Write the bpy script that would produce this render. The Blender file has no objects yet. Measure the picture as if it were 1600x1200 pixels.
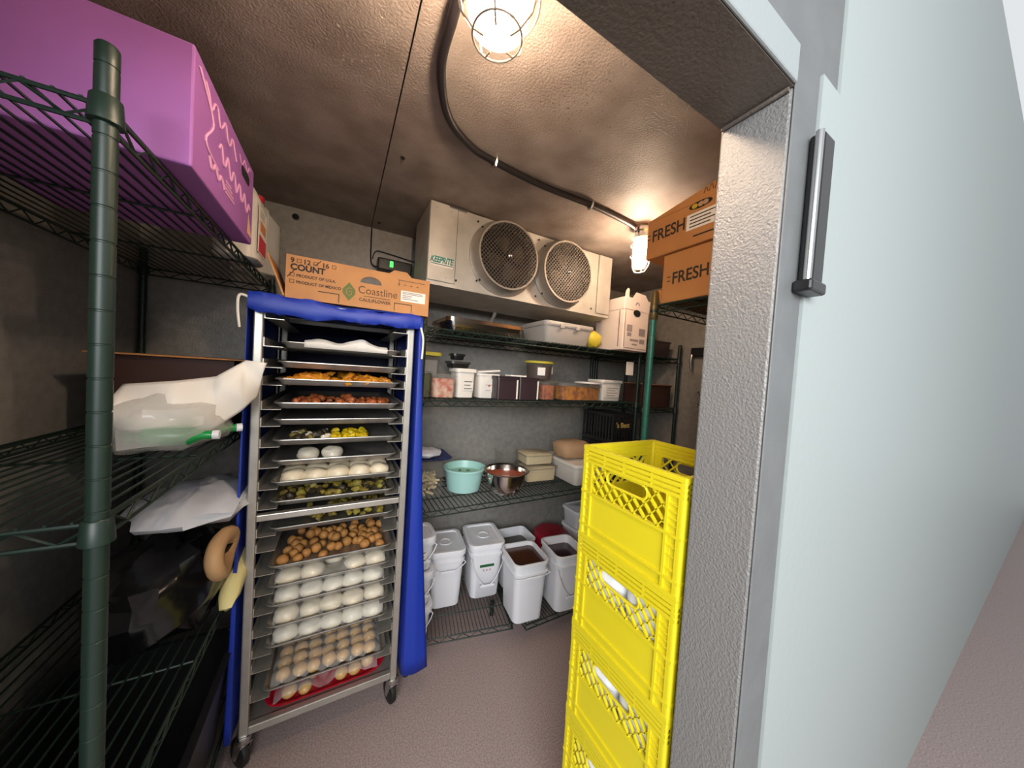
import bpy, math, random
from mathutils import Vector, Matrix, Euler, noise
random.seed(7)
C = bpy.context.scene.collection
SC = bpy.context.scene

# ------------------------------------------------------------------ camera
cd = bpy.data.cameras.new('camera'); cam = bpy.data.objects.new('camera', cd); C.objects.link(cam)
cd.sensor_width = 36.0; cd.lens = 486.05 / 1600 * 36.0; cd.clip_start = .02
X = Vector((.875, -.481, .063)); Yv = Vector((-.040, .058, .998)); Zb = Vector((-.483, -.875, .031))
X.normalize(); Zb = (Zb - X * Zb.dot(X)).normalized(); Yv = Zb.cross(X)
m = Matrix((X, Yv, Zb)).transposed().to_4x4(); m.translation = (0, 0, 1.5)
cam.matrix_world = m
SC.camera = cam

# ------------------------------------------------------------------ world, kitchen light, exposure
w = bpy.data.worlds.new('world'); SC.world = w; w.use_nodes = True
bg = w.node_tree.nodes['Background']; bg.inputs[0].default_value = (.93, .97, 1.0, 1); bg.inputs[1].default_value = .6
al = bpy.data.lights.new('kitchen_light', 'AREA'); al.shape = 'RECTANGLE'; al.size = 2.2; al.size_y = 1.0; al.energy = 105; al.color = (.95, .98, 1.0)
ao = bpy.data.objects.new('kitchen_light', al); C.objects.link(ao); ao.location = (-1.0, -1.6, 2.1)
ao.rotation_euler = (Vector((.5, 1.6, .7)) - Vector(ao.location)).to_track_quat('-Z', 'Y').to_euler()
SC.view_settings.view_transform = 'Standard'; SC.view_settings.look = 'None'
SC.view_settings.exposure = .45; SC.view_settings.gamma = 1.0; SC.view_settings.use_curve_mapping = False

# ------------------------------------------------------------------ materials
def lin(h):
    h = h.lstrip('#'); o = []
    for i in (0, 2, 4):
        c = int(h[i:i + 2], 16) / 255
        o.append(c / 12.92 if c <= .04045 else ((c + .055) / 1.055) ** 2.4)
    return (*o, 1)
MATS = {}
def mat(name, col, rough=.5, metal=0, bump=0, bscale=80, var=0, vscale=20, col2=None, coat=0, alpha=1, emit=0, emitc=None, detail=3, voro=False, ior=None):
    if name in MATS: return MATS[name]
    M = bpy.data.materials.new(name); M.use_nodes = True; nt = M.node_tree; b = nt.nodes['Principled BSDF']
    c = lin(col) if isinstance(col, str) else (*col, 1)
    b.inputs['Base Color'].default_value = c; b.inputs['Roughness'].default_value = rough; b.inputs['Metallic'].default_value = metal
    b.inputs['Coat Weight'].default_value = coat; b.inputs['Coat Roughness'].default_value = .12
    b.inputs['Alpha'].default_value = alpha
    if ior: b.inputs['IOR'].default_value = ior
    if emit: b.inputs['Emission Color'].default_value = lin(emitc or col); b.inputs['Emission Strength'].default_value = emit
    if bump or var or col2:
        tc = nt.nodes.new('ShaderNodeTexCoord')
    if var or col2:
        n = nt.nodes.new('ShaderNodeTexNoise'); n.inputs['Scale'].default_value = vscale; n.inputs['Detail'].default_value = detail
        nt.links.new(tc.outputs['Object'], n.inputs['Vector'])
        r = nt.nodes.new('ShaderNodeValToRGB'); r.color_ramp.elements[0].position = .35; r.color_ramp.elements[1].position = .65
        c2 = lin(col2) if col2 else (*[min(1, k * (1 + var)) for k in c[:3]], 1)
        c1 = c if col2 else (*[k * (1 - var) for k in c[:3]], 1)
        r.color_ramp.elements[0].color = c1; r.color_ramp.elements[1].color = c2
        nt.links.new(n.outputs['Fac'], r.inputs['Fac']); nt.links.new(r.outputs['Color'], b.inputs['Base Color'])
    if bump:
        if voro:
            n2 = nt.nodes.new('ShaderNodeTexVoronoi'); n2.feature = 'SMOOTH_F1'; out = 'Distance'
        else:
            n2 = nt.nodes.new('ShaderNodeTexNoise'); n2.inputs['Detail'].default_value = 2; out = 'Fac'
        n2.inputs['Scale'].default_value = bscale
        nt.links.new(tc.outputs['Object'], n2.inputs['Vector'])
        bp = nt.nodes.new('ShaderNodeBump'); bp.inputs['Strength'].default_value = bump; bp.inputs['Distance'].default_value = .004
        nt.links.new(n2.outputs[out], bp.inputs['Height']); nt.links.new(bp.outputs['Normal'], b.inputs['Normal'])
    MATS[name] = M
    return M

M_ceil = mat('ceiling_panel', '#9a8d84', .6, 0, .6, 160, col2='#7f7269', vscale=7, detail=8)
M_wall = mat('wall_panel', '#98948e', .5, .2, .4, 150, col2='#8a8680', vscale=30, detail=6)
M_jamb = mat('embossed_panel', '#807e7c', .45, .2, .55, 230)
M_frame = mat('frame_metal', '#6c6d6d', .55, .1, .15, 120, var=.06, vscale=12)
M_header = mat('header_panel', '#6a615a', .5, .1, .4, 150, var=.1, vscale=7)
M_white_wall = mat('white_wall', '#9ba2a0', .55, 0, .15, 60)
M_headcase = mat('head_casing', '#959a9a', .5, .1, .15, 90)
M_groove = mat('groove', '#17120f', .9)
CE_ = 2.30
def specks(M, col, scale, thr, fac, at, rad):
    nt = M.node_tree; b = nt.nodes['Principled BSDF']; src = b.inputs['Base Color'].links[0].from_socket
    tc = nt.nodes.new('ShaderNodeTexCoord'); v = nt.nodes.new('ShaderNodeTexNoise'); v.inputs['Scale'].default_value = scale; v.inputs['Detail'].default_value = 4
    dv = nt.nodes.new('ShaderNodeVectorMath'); dv.operation = 'DISTANCE'; dv.inputs[1].default_value = (at[0], at[1], CE_)
    big = nt.nodes.new('ShaderNodeMapRange'); big.inputs['From Min'].default_value = .03; big.inputs['From Max'].default_value = rad; big.inputs['To Min'].default_value = 1; big.inputs['To Max'].default_value = .72
    nt.links.new(tc.outputs['Object'], dv.inputs[0]); nt.links.new(dv.outputs['Value'], big.inputs['Value'])
    mul = nt.nodes.new('ShaderNodeMath'); mul.operation = 'MULTIPLY'
    r = nt.nodes.new('ShaderNodeValToRGB'); r.color_ramp.elements[0].position = thr; r.color_ramp.elements[1].position = thr + .02
    r.color_ramp.elements[1].color = (fac, fac, fac, 1)
    mx = nt.nodes.new('ShaderNodeMix'); mx.data_type = 'RGBA'
    nt.links.new(tc.outputs['Object'], v.inputs['Vector']); 
    nt.links.new(v.outputs['Fac'], mul.inputs[0]); nt.links.new(big.outputs['Result'], mul.inputs[1]); nt.links.new(mul.outputs[0], r.inputs['Fac'])
    nt.links.new(r.outputs['Color'], mx.inputs['Factor']); nt.links.new(src, mx.inputs['A']); mx.inputs['B'].default_value = lin(col)
    nt.links.new(mx.outputs['Result'], b.inputs['Base Color'])
specks(M_ceil, '#c9c0b4', 90, .63, .6, (0.008, 0.953), .30)
specks(M_ceil, '#453a33', 110, .60, .6, (0.553, 0.733), .40)
def floor_material():
    M = mat('floor_epoxy', '#a69490', .6, 0, .12, 300, col2='#877571', vscale=160, detail=5)
    return M
M_floor = floor_material()
M_alu = mat('rack_aluminium', '#b9b4ab', .38, .75, .05, 200, var=.06, vscale=25)
M_pan = mat('sheet_pan', '#b4b0aa', .36, .8, .05, 150, var=.12, vscale=18)
M_galv = mat('galvanised_sheet', '#b8b2a6', .5, .3, .08, 120, var=.1, vscale=10, detail=6)
M_guard = mat('fan_guard', '#514a43', .5, .4)
M_dark = mat('dark_cavity', '#0f0c0a', .8)
M_blade = mat('fan_blade', '#33281a', .6)
M_shroud = mat('fan_shroud_metal', '#8d857a', .5, .3, .05, 120, var=.08, vscale=14)
M_green = mat('green_epoxy', '#12251d', .45, 0, 0)
M_greenpost = mat('green_epoxy_post', '#2c6b58', .4)
M_steel = mat('stainless_steel', '#c9c3ba', .18, 1)
M_chrome = mat('chrome', '#c8c8c8', .22, 1)
M_black = mat('black_rubber', '#121212', .6)
M_blackpl = mat('black_plastic', '#19181a', .35)
M_cable = mat('black_cable', '#1b1719', .45)
M_bluedark = mat('navy_nylon_dark', '#0a1030', .7, 0, .2, 25)  # near-black navy for the back curtain, darker than the other cover sheets
M_blue = mat('blue_nylon', '#0d2f98', .5, 0, .2, 25)
M_card = mat('cardboard', '#b98350', .75, 0, .05, 60, var=.07, vscale=9)
M_card2 = mat('brown_cardboard', '#b27a43', .75, 0, .05, 60, var=.06, vscale=7)
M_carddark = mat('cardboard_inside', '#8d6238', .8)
M_ink = mat('black_ink', '#2a2018', .7)
M_inkbrown = mat('brown_ink', '#5a4026', .7)
M_inkgrey = mat('grey_ink', '#8f8685', .7)
M_paper = mat('white_paper', '#e6e0d6', .7)
M_whitecard = mat('white_cardboard', '#dccdc2', .7, var=.03, vscale=8)
M_white = mat('white_plastic', '#dcdce0', .35, 0, .03, 30)
M_white2 = mat('ivory_plastic', '#d8d2c8', .4)
M_greytub = mat('grey_plastic', '#a7a19a', .45)
M_clear = mat('clear_plastic', '#9a958b', .12, alpha=.09)
M_film = mat('plastic_film', '#ffffff', .06, alpha=.17, bump=1.0, bscale=38, coat=.6)
M_yellow = mat('yellow_crate', '#d3c21e', .42, 0, .02, 200)
M_yellowpl = mat('yellow_plastic', '#cdbb3a', .5)
M_teal = mat('teal_plastic', '#a3cfc8', .35)
M_red = mat('red_plastic', '#b5142d', .3)
M_redlid = mat('dark_red_plastic', '#8c0f26', .4)
M_purple = mat('purple_card', '#9a5fa6', .6, var=.05, vscale=6)
M_pink = mat('pale_pink_ink', '#d49ac0', .7)
M_dough = mat('dough', '#e2d3b6', .5, 0, .25, 30, coat=.25)
M_doughw = mat('floured_dough', '#e0d6c2', .6, 0, .3, 30, coat=.3)
M_ball = mat('fried_ball', '#c08a4a', .55, 0, .5, 60, col2='#9a6330', vscale=22)
M_ball2 = mat('pale_dough_ball', '#cfa667', .45, 0, .3, 40, col2='#b88a4c', vscale=14, coat=.3)
M_orange = mat('orange_snack', '#dd961f', .55, 0, .5, 60, col2='#bb701a', vscale=40)
M_brownsnack = mat('reddish_snack', '#b3622f', .55, 0, .5, 60, col2='#7f3a1c', vscale=40)
M_veg = mat('olive_snack', '#8a7a2a', .55, 0, .5, 60, col2='#5b451b', vscale=40)
M_veg2 = mat('pale_green_snack', '#a89c44', .55, 0, .5, 60, col2='#7c6a2a', vscale=40)
M_yel = mat('yellow_food', '#e0c414', .5, 0, .4, 60, col2='#b69410', vscale=30)
M_darkfood = mat('dark_food', '#2c261c', .5, 0, .4, 50, col2='#4a3f2c', vscale=25)
M_cream = mat('cream_food', '#d9c79f', .55, 0, .3, 60)
M_sauce = mat('brown_sauce', '#3f1f10', .25, 0, .1, 20, coat=.3)
M_sauce2 = mat('purple_sauce', '#2a0e16', .25, 0, .1, 20, coat=.3)
M_redsauce = mat('red_sauce', '#a8512e', .35, 0, .3, 40, coat=.3)
M_greenleaf = mat('green_leaf', '#3f6b33', .6)
M_redmix = mat('red_and_white_food', '#b5503a', .5, 0, .5, 50, col2='#d3b39a', vscale=35, detail=2)
M_orangemix = mat('orange_pickle', '#c47a12', .45, 0, .5, 50, col2='#84460c', vscale=30, detail=2)
M_greenmix = mat('green_pickle', '#4c5a1e', .5, 0, .4, 40, col2='#2c3514', vscale=30)
M_tealink = mat('teal_ink', '#13786c', .5)
M_brownbag = mat('brown_paper', '#b08d6b', .8, 0, .3, 25)
M_greentape = mat('green_tape', '#12562e', .5)
M_grbottle = mat('green_bottle', '#0d8a3e', .25)
M_blackbag = mat('black_bag', '#0e0e10', .22, 0, .5, 22)
M_bagw = mat('white_poly_bag', '#c9cbd2', .3, 0, .4, 30)
M_bagclear = mat('clear_poly_bag', '#d8d4cd', .2, alpha=.45, bump=.8, bscale=40)
M_tan = mat('tan_bread', '#b18a5f', .6, 0, .3, 40)
M_paleyel = mat('pale_yellow_pack', '#d6c98a', .5)
M_redlabel = mat('red_label', '#c71f38', .5)
M_orangelabel = mat('orange_print', '#d98d52', .6)
M_brass = mat('brass_sleeve', '#6b5a35', .4, .5)
M_led = mat('green_led', '#33e04a', .4, emit=2.5)
M_glass = mat('lamp_glass', '#fff3d8', .06, alpha=.35, emit=.9, emitc='#ffdf9c')
M_bulb = mat('lit_bulb', '#fff2d0', .4, emit=28, emitc='#ffdca0')
M_cage = mat('lamp_cage_metal', '#cfc6bb', .3, .6)
M_logo = mat('logo_green', '#5f6a34', .7)
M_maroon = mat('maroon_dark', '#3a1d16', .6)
M_silverseal = mat('seam_sealant', '#cfd2d2', .4)

# ------------------------------------------------------------------ mesh helpers
def circ(n, r, ph=0): return [(r * math.cos(ph + 2 * math.pi * i / n), r * math.sin(ph + 2 * math.pi * i / n)) for i in range(n)]
class MB:
    def __init__(s): s.v = []; s.f = []; s.mi = []; s.cur = 0
    def face(s, idx): s.f.append(tuple(idx)); s.mi.append(s.cur)
    def box(s, x0, x1, y0, y1, z0, z1, M=None):
        b = len(s.v)
        for p in ((x0, y0, z0), (x1, y0, z0), (x1, y1, z0), (x0, y1, z0), (x0, y0, z1), (x1, y0, z1), (x1, y1, z1), (x0, y1, z1)):
            s.v.append(M @ Vector(p) if M else Vector(p))
        for q in ((0, 3, 2, 1), (4, 5, 6, 7), (0, 1, 5, 4), (1, 2, 6, 5), (2, 3, 7, 6), (3, 0, 4, 7)): s.face([b + i for i in q])
        return s
    def loft(s, rings, cap0=True, cap1=True, closed=False):
        b = len(s.v); n = len(rings[0])
        for r in rings: s.v += [Vector(p) for p in r]
        K = len(rings)
        for k in range(K if closed else K - 1):
            k2 = (k + 1) % K
            for i in range(n):
                j = (i + 1) % n
                s.face((b + k * n + i, b + k * n + j, b + k2 * n + j, b + k2 * n + i))
        if not closed:
            if cap0: s.face([b + i for i in reversed(range(n))])
            if cap1: s.face([b + (K - 1) * n + i for i in range(n)])
        return s
    def tube(s, path, r, n=6, closed=False):
        P = [Vector(p) for p in path]; K = len(P); rings = []; up = None
        for k in range(K):
            if closed: t = P[(k + 1) % K] - P[k - 1]
            else: t = P[min(k + 1, K - 1)] - P[max(k - 1, 0)]
            t.normalize()
            if up is None:
                up = Vector((0, 0, 1)) if abs(t.z) < .9 else Vector((1, 0, 0))
            a = t.cross(up)
            if a.length < 1e-5: a = t.orthogonal()
            a.normalize(); bb = a.cross(t); up = bb
            rr_ = r[k] if isinstance(r, (list, tuple)) else r
            rings.append([P[k] + a * c * rr_ + bb * d * rr_ for c, d in circ(n, 1)])
        return s.loft(rings, closed=closed)
    def lathe(s, prof, c=(0, 0, 0), n=24, axis='z', cap0=True, cap1=True):
        rings = []
        for r, h in prof:
            ring = []
            for a, b in circ(n, max(r, 1e-4)):
                p = (a, b, h) if axis == 'z' else ((a, -h, b) if axis == '-y' else (h, a, b))
                ring.append(Vector(c) + Vector(p))
            rings.append(ring)
        return s.loft(rings, cap0, cap1)
    def blob(s, c, rx, ry, rz, n=12, k=7, amp=0, fr=1.0, seed=0, flat=None, pw=1):
        rings = []; c = Vector(c)
        for j in range(k + 1):
            th = math.pi * j / k; th = min(max(th, .03), math.pi - .03); ring = []
            for a, b in circ(n, 1):
                d = Vector((a * math.sin(th), b * math.sin(th), -math.cos(th)))
                if pw != 1: d = Vector([math.copysign(abs(q) ** pw, q) for q in d])
                f = 1 + amp * noise.noise(d * fr * 2 + Vector((seed * 3.1, seed * 1.7, seed)))
                p = Vector((d.x * rx, d.y * ry, d.z * rz)) * f
                if flat is not None: p.z = max(p.z, -rz * flat)
                ring.append(c + p)
            rings.append(ring)
        return s.loft(rings)
    def grid(s, fn, nu, nv):
        b = len(s.v)
        for i in range(nu + 1):
            for j in range(nv + 1): s.v.append(Vector(fn(i / nu, j / nv)))
        for i in range(nu):
            for j in range(nv): s.face((b + i * (nv + 1) + j, b + (i + 1) * (nv + 1) + j, b + (i + 1) * (nv + 1) + j + 1, b + i * (nv + 1) + j + 1))
        return s
    def build(s, name, m, parent=None, smooth=False, bevel=0, solid=0, loc=None, rot=None):
        me = bpy.data.meshes.new(name); me.from_pydata([tuple(v) for v in s.v], [], s.f)
        for x in (m if isinstance(m, (list, tuple)) else [m]): me.materials.append(x)
        if any(s.mi): me.polygons.foreach_set('material_index', s.mi)
        me.update()
        import bmesh
        bm = bmesh.new(); bm.from_mesh(me); bmesh.ops.recalc_face_normals(bm, faces=bm.faces); bm.to_mesh(me); bm.free()
        if smooth:
            me.polygons.foreach_set('use_smooth', [True] * len(me.polygons))
            try: me.set_sharp_from_angle(angle=math.radians(42))
            except Exception: pass
        o = bpy.data.objects.new(name, me); C.objects.link(o)
        if parent: o.parent = parent
        if solid:
            md = o.modifiers.new('solid', 'SOLIDIFY'); md.thickness = solid; md.offset = 0
        if bevel:
            md = o.modifiers.new('bevel', 'BEVEL'); md.width = bevel; md.segments = 2; md.limit_method = 'ANGLE'; md.angle_limit = math.radians(50)
        if loc is not None: o.location = loc
        if rot is not None: o.rotation_euler = rot
        return o
def rr(cx, cy, z, wx, wy, r, seg=4):
    r = min(r, wx / 2 - 1e-4, wy / 2 - 1e-4); P = []
    for qx, qy, a0 in ((1, 1, 0), (-1, 1, 90), (-1, -1, 180), (1, -1, 270)):
        for k in range(seg + 1):
            a = math.radians(a0 + 90 * k / seg)
            P.append(Vector((cx + qx * (wx / 2 - r) + r * math.cos(a), cy + qy * (wy / 2 - r) + r * math.sin(a), z)))
    return P
def tag(o, label=None, cat=None, group=None, kind=None):
    if label: o['label'] = label
    if cat: o['category'] = cat
    if group: o['group'] = group
    if kind: o['kind'] = kind
    return o
def thing(name, label, cat, loc=(0, 0, 0), rz=0, group=None):
    o = bpy.data.objects.new(name, None); C.objects.link(o); o.empty_display_size = .05
    o.location = loc; o.rotation_euler = (0, 0, math.radians(rz)); return tag(o, label, cat, group)
def struct(o): o['kind'] = 'structure'; return o
def dup(root, loc, rz=None, label=None, group=None, scale=None):
    def cp(o, par):
        c = o.copy(); C.objects.link(c)
        if par: c.parent = par
        for ch in o.children: cp(ch, c)
        return c
    r = cp(root, None); r.location = loc
    if rz is not None: r.rotation_euler = (0, 0, math.radians(rz))
    if label: r['label'] = label
    if group: r['group'] = group
    if scale: r.scale = scale
    return r
def text(name, body, size, m, parent, loc, rz=0, align='LEFT', ext=.0006, shear=0, sx=1, bold=0, tilt=0):
    cu = bpy.data.curves.new('t', 'FONT'); cu.body = body; cu.size = size; cu.extrude = ext; cu.shear = shear; cu.align_x = align; cu.offset = bold; cu.space_line = .8
    o = bpy.data.objects.new('t', cu); C.objects.link(o); bpy.context.view_layer.update()
    me = bpy.data.meshes.new_from_object(o.evaluated_get(bpy.context.evaluated_depsgraph_get()))
    bpy.data.objects.remove(o); bpy.data.curves.remove(cu)
    me.materials.clear(); me.materials.append(m); me.name = name
    r = bpy.data.objects.new(name, me); C.objects.link(r); r.parent = parent; r.location = loc
    r.rotation_euler = (Matrix.Rotation(math.radians(rz), 3, 'Z') @ Matrix.Rotation(math.radians(90), 3, 'X') @ Matrix.Rotation(math.radians(tilt), 3, 'Z')).to_euler()
    r.scale = (sx, 1, 1)
    return r

# ------------------------------------------------------------------ structure
CE = 2.30; BW = 2.03; LW = -.80; RW = 2.32; FI = .363; FO = .252; JX = .629; HZ = 2.0; DL = -.46
struct(MB().box(LW - .4, 9, -2.4, BW + .1, -.1, 0).build('floor', M_floor))
cb = MB().box(LW - .1, .1195, FO, BW + .1, CE, CE + .1).box(.1235, RW + .1, FO, BW + .1, CE, CE + .1)
cb.cur = 1; cb.box(.1195, .1235, FO + .01, BW, CE + .006, CE + .09)
struct(cb.build('ceiling', [M_ceil, M_groove]))
struct(MB().box(LW - .1, RW + .1, BW, BW + .1, 0, CE).build('wall_back', M_wall))
struct(MB().box(LW - .1, LW, FO, BW, 0, CE).build('wall_left', M_wall))
struct(MB().box(RW, RW + .1, FO, BW, 0, CE).build('wall_right', M_wall))
struct(MB().box(JX, RW + .1, FO + .0005, FI, 0, HZ).build('wall_front', M_jamb, bevel=.004))
struct(MB().box(LW - .1, DL, FO, FI, 0, HZ).build('wall_entry', M_jamb, bevel=.004))
struct(MB().box(LW - .1, RW + .1, FO, FI, HZ, CE).build('trim_1', M_header))
# outside door frame: right casing, head casing, white wall beyond
struct(MB().box(JX + .001, .718, FO - .003, FO, 0, 2.062).build('trim_2', M_frame, bevel=.003))
struct(MB().box(DL - .1, JX, FO - .006, FO, HZ + .001, 2.062).build('trim_3', M_headcase, bevel=.003))
struct(MB().box(LW - .1, .799, FO - .001, FO, 2.062, 3.2).build('wall_upper', M_frame))
struct(MB().box(DL - .1, DL - .001, FO - .006, FO, 0, 2.062).build('trim_4', M_frame, bevel=.003))
struct(MB().box(.723, .80, FO - .006, FO + .05, 0, 2.062).box(.80, 9, FO - .006, FO + .05, 0, 3.2).build('wall_outside', M_white_wall))
# groove bead where the header soffit meets the jamb
struct(MB().tube([(JX - .004, FO + .004, HZ - .004), (JX - .004, FI - .004, HZ - .004)], .004, 8).build('trim_5', M_header, smooth=True))
# ceiling screws
for i, (x, y, l) in enumerate(((.175, 1.29, 'small dark ceiling screw beside the panel seam'), (.155, 1.93, 'small dark ceiling screw close to the back wall'))):
    tag(MB().lathe([(.001, 0), (.008, .0), (.008, -.003), (.004, -.006)], (x, y, CE), 10).build('ceiling_screw', M_dark, smooth=True), l, 'screw')
tag(MB().lathe([(.001, 0), (.016, 0), (.016, .003), (.010, .005), (.008, .002)], (-.24, BW, 2.255), 14, axis='-y').build('wall_plug', M_dark, smooth=True), 'round dark plug in the light back wall above the carton', 'plug')

# ------------------------------------------------------------------ wire shelving
def wire_shelf(wd, dp, name='shelf', parent=None, z=0, m=None, pitch=.025):
    b = MB(); t = .003
    n = max(4, int(wd / pitch))
    for i in range(n + 1):
        x = -wd / 2 + wd * i / n
        b.box(x - .0017, x + .0017, -dp / 2 + .003, dp / 2 - .003, -.0034, 0)
    for y in (-dp / 2 + .003, dp / 2 - .003):
        for zz in (-.006, -.034): b.tube([(-wd / 2, y, zz), (wd / 2, y, zz)], .0034, 6)
        k = int(wd / .038); P = []
        for i in range(k + 1): P.append((-wd / 2 + wd * i / k, y, -.007 if i % 2 else -.033))
        b.tube(P, .0024, 4)
    for x in (-wd / 2, wd / 2):
        for zz in (-.006, -.034): b.tube([(x, -dp / 2, zz), (x, dp / 2, zz)], .0034, 6)
        k = max(4, int(dp / .038)); b.tube([(x, -dp / 2 + dp * i / k, -.007 if i % 2 else -.033) for i in range(k + 1)], .0024, 4)
    for yy in (-dp / 6, dp / 6): b.tube([(-wd / 2, yy, -.0066), (wd / 2, yy, -.0066)], .0032, 6)
    return b.build(name, m or M_green, parent, loc=(0, 0, z))
def shelving(label, x0, x1, y0, y1, zs, top, m_post=None, sleeve=None):
    t = thing('wire_shelving_unit', label, 'shelf', ((x0 + x1) / 2, (y0 + y1) / 2, 0))
    wd = x1 - x0; dp = y1 - y0
    for z in zs: wire_shelf(wd - .03, dp - .03, 'wire_shelf', t, z)
    for sx in (-1, 1):
        for sy in (-1, 1):
            p = MB(); pr = [(.0127, .004)]
            z = .03
            while z < top - .02:
                pr += [(.0127, z), (.0116, z + .001), (.0116, z + .003), (.0127, z + .004)]; z += .0508
            pr += [(.0127, top), (.010, top + .004)]
            p.lathe(pr, (0, 0, 0), 12)
            po = p.build('post', m_post or M_green, t, smooth=True, loc=(sx * (wd / 2 - .013), sy * (dp / 2 - .013), 0))
            MB().lathe([(.016, 0), (.018, .004), (.012, .02)], (0, 0, 0), 12).build('foot', M_black, po, smooth=True)
            for z in zs:
                MB().lathe([(.0145, -.036), (.019, -.034), (.0165, .002), (.0145, .004)], (0, 0, z), 12).build('collar', M_green, po, smooth=True)
            if sleeve and sx == sleeve[0] and sy == sleeve[1]:
                MB().lathe([(.014, top - .115), (.018, top - .11), (.018, top - .055), (.0165, top - .05), (.0165, top), (.013, top + .01)], (0, 0, 0), 14).build('sleeve', M_brass, po, smooth=True)
    return t
S1, S2, S3, S4 = 1.705, 1.355, .80, .12
shelving('long dark green wire shelving unit along the back wall under the cooling unit', .325, 1.86, 1.49, 1.99, (S1, S2, S3), 1.80)
shelving('dark green wire shelving unit in the far right corner', 1.885, 2.28, 1.47, 1.99, (1.70, 1.32, .80, .3), 1.80)
L1, L2, L3, L4 = 1.865, 1.235, .66, .16
shelving('green wire shelving unit along the left wall beside the bakery rack', -.775, -.305, .70, 1.98, (L1, L2, L3, L4), 1.94)
RS = 1.845
shelving('green wire shelving unit behind the stack of yellow crates', 1.19, 2.28, .385, .935, (RS, 1.05, .5), 1.895, M_greenpost, (-1, 1))
# low racks on the floor under the back shelves
def floor_rack(label, x, y, wd, dp, rz):
    t = thing('floor_rack', label, 'rack', (x, y, 0), rz)
    wire_shelf(wd, dp, 'wire_deck', t, S4, pitch=.02)
    for sx in (-1, 1):
        for sy in (-1, 1):
            MB().lathe([(.014, 0), (.012, .01), (.012, S4 - .034)], (sx * (wd / 2 - .06), .09 + sy * .09, 0), 10).build('leg', M_green, t, smooth=True)
    return t
floor_rack('low dark wire floor rack under the white lidded buckets', .665, 1.715, .56, .46, -11)
floor_rack('low dark wire floor rack under the open sauce buckets', 1.39, 1.645, .86, .5, 0)

# ------------------------------------------------------------------ cooling unit
ev = thing('evaporator_unit', 'galvanised two fan cooling unit hung from the ceiling', 'cooling unit', (.927, 1.51, 1.905))
EW, EH, ED = 1.181, .388, .31
b = MB().box(-EW / 2, EW / 2, 0, ED, .012, EH)
b.build('housing', M_galv, ev, bevel=.003)
b = MB().loft([[(-EW / 2 - .002, -.004, .016), (EW / 2 + .002, -.004, .016), (EW / 2 + .002, ED, .016), (-EW / 2 - .002, ED, .016)], [(-EW / 2 - .002, -.004, 0), (EW / 2 + .002, -.004, 0), (EW / 2 + .002, ED, -.02), (-EW / 2 - .002, ED, -.02)]])
b.build('drain_pan', M_galv, ev)
MB().box(-EW / 2 + .135, -EW / 2 + .1375, -.0006, 0, .02, EH - .002).build('panel_seam', M_ink, ev)
MB().box(EW / 2 - .1115, EW / 2 - .109, -.0006, 0, .02, EH - .002).build('panel_seam', M_ink, ev)
MB().box(-EW / 2 + .001, -EW / 2 + .134, -.008, 0, .02, EH - .002).build('end_panel', M_galv, ev, bevel=.0015)
MB().box(EW / 2 - .108, EW / 2 - .001, -.008, 0, .02, EH - .002).build('end_panel', M_galv, ev, bevel=.0015)
for x, z in ((-.56, .36), (-.49, .36), (-.50, .04), (-.448, .04), (-.35, .355), (-.34, .06), (.02, .045), (.02, .36), (.44, .04), (.53, .04), (.53, .36)):
    MB().lathe([(.001, .004), (.005, .004), (.005, .007), (.003, .008)], (x, 0, z), 8, axis='-y').build('screw', M_dark, ev)
MB().box(-.5, -.41, -.012, .02, EH - .012, EH - .0005).build('hanger_bracket', M_chrome, ev, bevel=.003)
for fx in (-.192, .193):
    f = MB().lathe([(.195, .001), (.195, .006), (.182, .012), (.172, .03), (.168, .066), (.172, .070), (.172, .074), (.163, .074), (.160, .06), (.160, .001)], (fx, 0, .20), 48, axis='-y', cap0=False, cap1=False)
    fo = f.build('fan_shroud', M_shroud, ev, smooth=True)
    g = MB(); R_ = .163
    for d in (-1, 1):
        for k in range(-11, 12):
            off = k * .0145; L = math.sqrt(max(0, R_ * R_ - off * off))
            if L < .01: continue
            M4 = Matrix.Translation((fx, -.072 + d * .0012, .20)) @ Matrix.Rotation(math.radians(38 if d > 0 else -52), 4, 'Y') @ Matrix.Translation((0, 0, off))
            g.box(-L, L, -.0012, .0012, -.0019, .0019, M4)
    g.build('fan_guard', M_guard, fo)
    MB().lathe([(.158, .004), (.158, .0045)], (fx, 0, .20), 40, axis='-y').build('fan_cavity', M_dark, fo)
    MB().lathe([(.012, .073), (.012, .077), (.006, .082), (.001, .083)], (fx, 0, .20), 14, axis='-y').build('fan_hub', M_chrome, fo, smooth=True)
    for q in range(4):
        a = math.radians(20 + 90 * q); bl = MB()
        def bf(u, v, a=a, fx=fx):
            r = .02 + .085 * u; t = a + (v - .5) * 1.0
            return (fx + r * math.cos(t), -.035 - .022 * (v - .5), .20 + r * math.sin(t))
        bl.grid(bf, 5, 5).build('fan_blade', M_blade, fo, solid=.002)
    for dx, dz in ((-.155, .155), (.155, .155), (-.155, -.155), (.155, -.155)):
        MB().lathe([(.001, .006), (.006, .006), (.006, .01), (.003, .012)], (fx + dx * .86, 0, .2 + dz * .86), 8, axis='-y').build('bolt', M_dark, fo)
pl = MB().box(-EW / 2 + .012, -EW / 2 + .122, -.0095, -.008, .088, .136).build('name_plate', M_whitecard, ev)
text('lettering', 'KEEPRITE', .040, M_tealink, pl, (-EW / 2 + .011, -.010, .106), shear=.25, sx=.66, bold=.0016)
MB().box(-EW / 2 + .015, -EW / 2 + .12, -.0102, -.0095, .096, .100).build('underline', M_tealink, pl)
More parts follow.
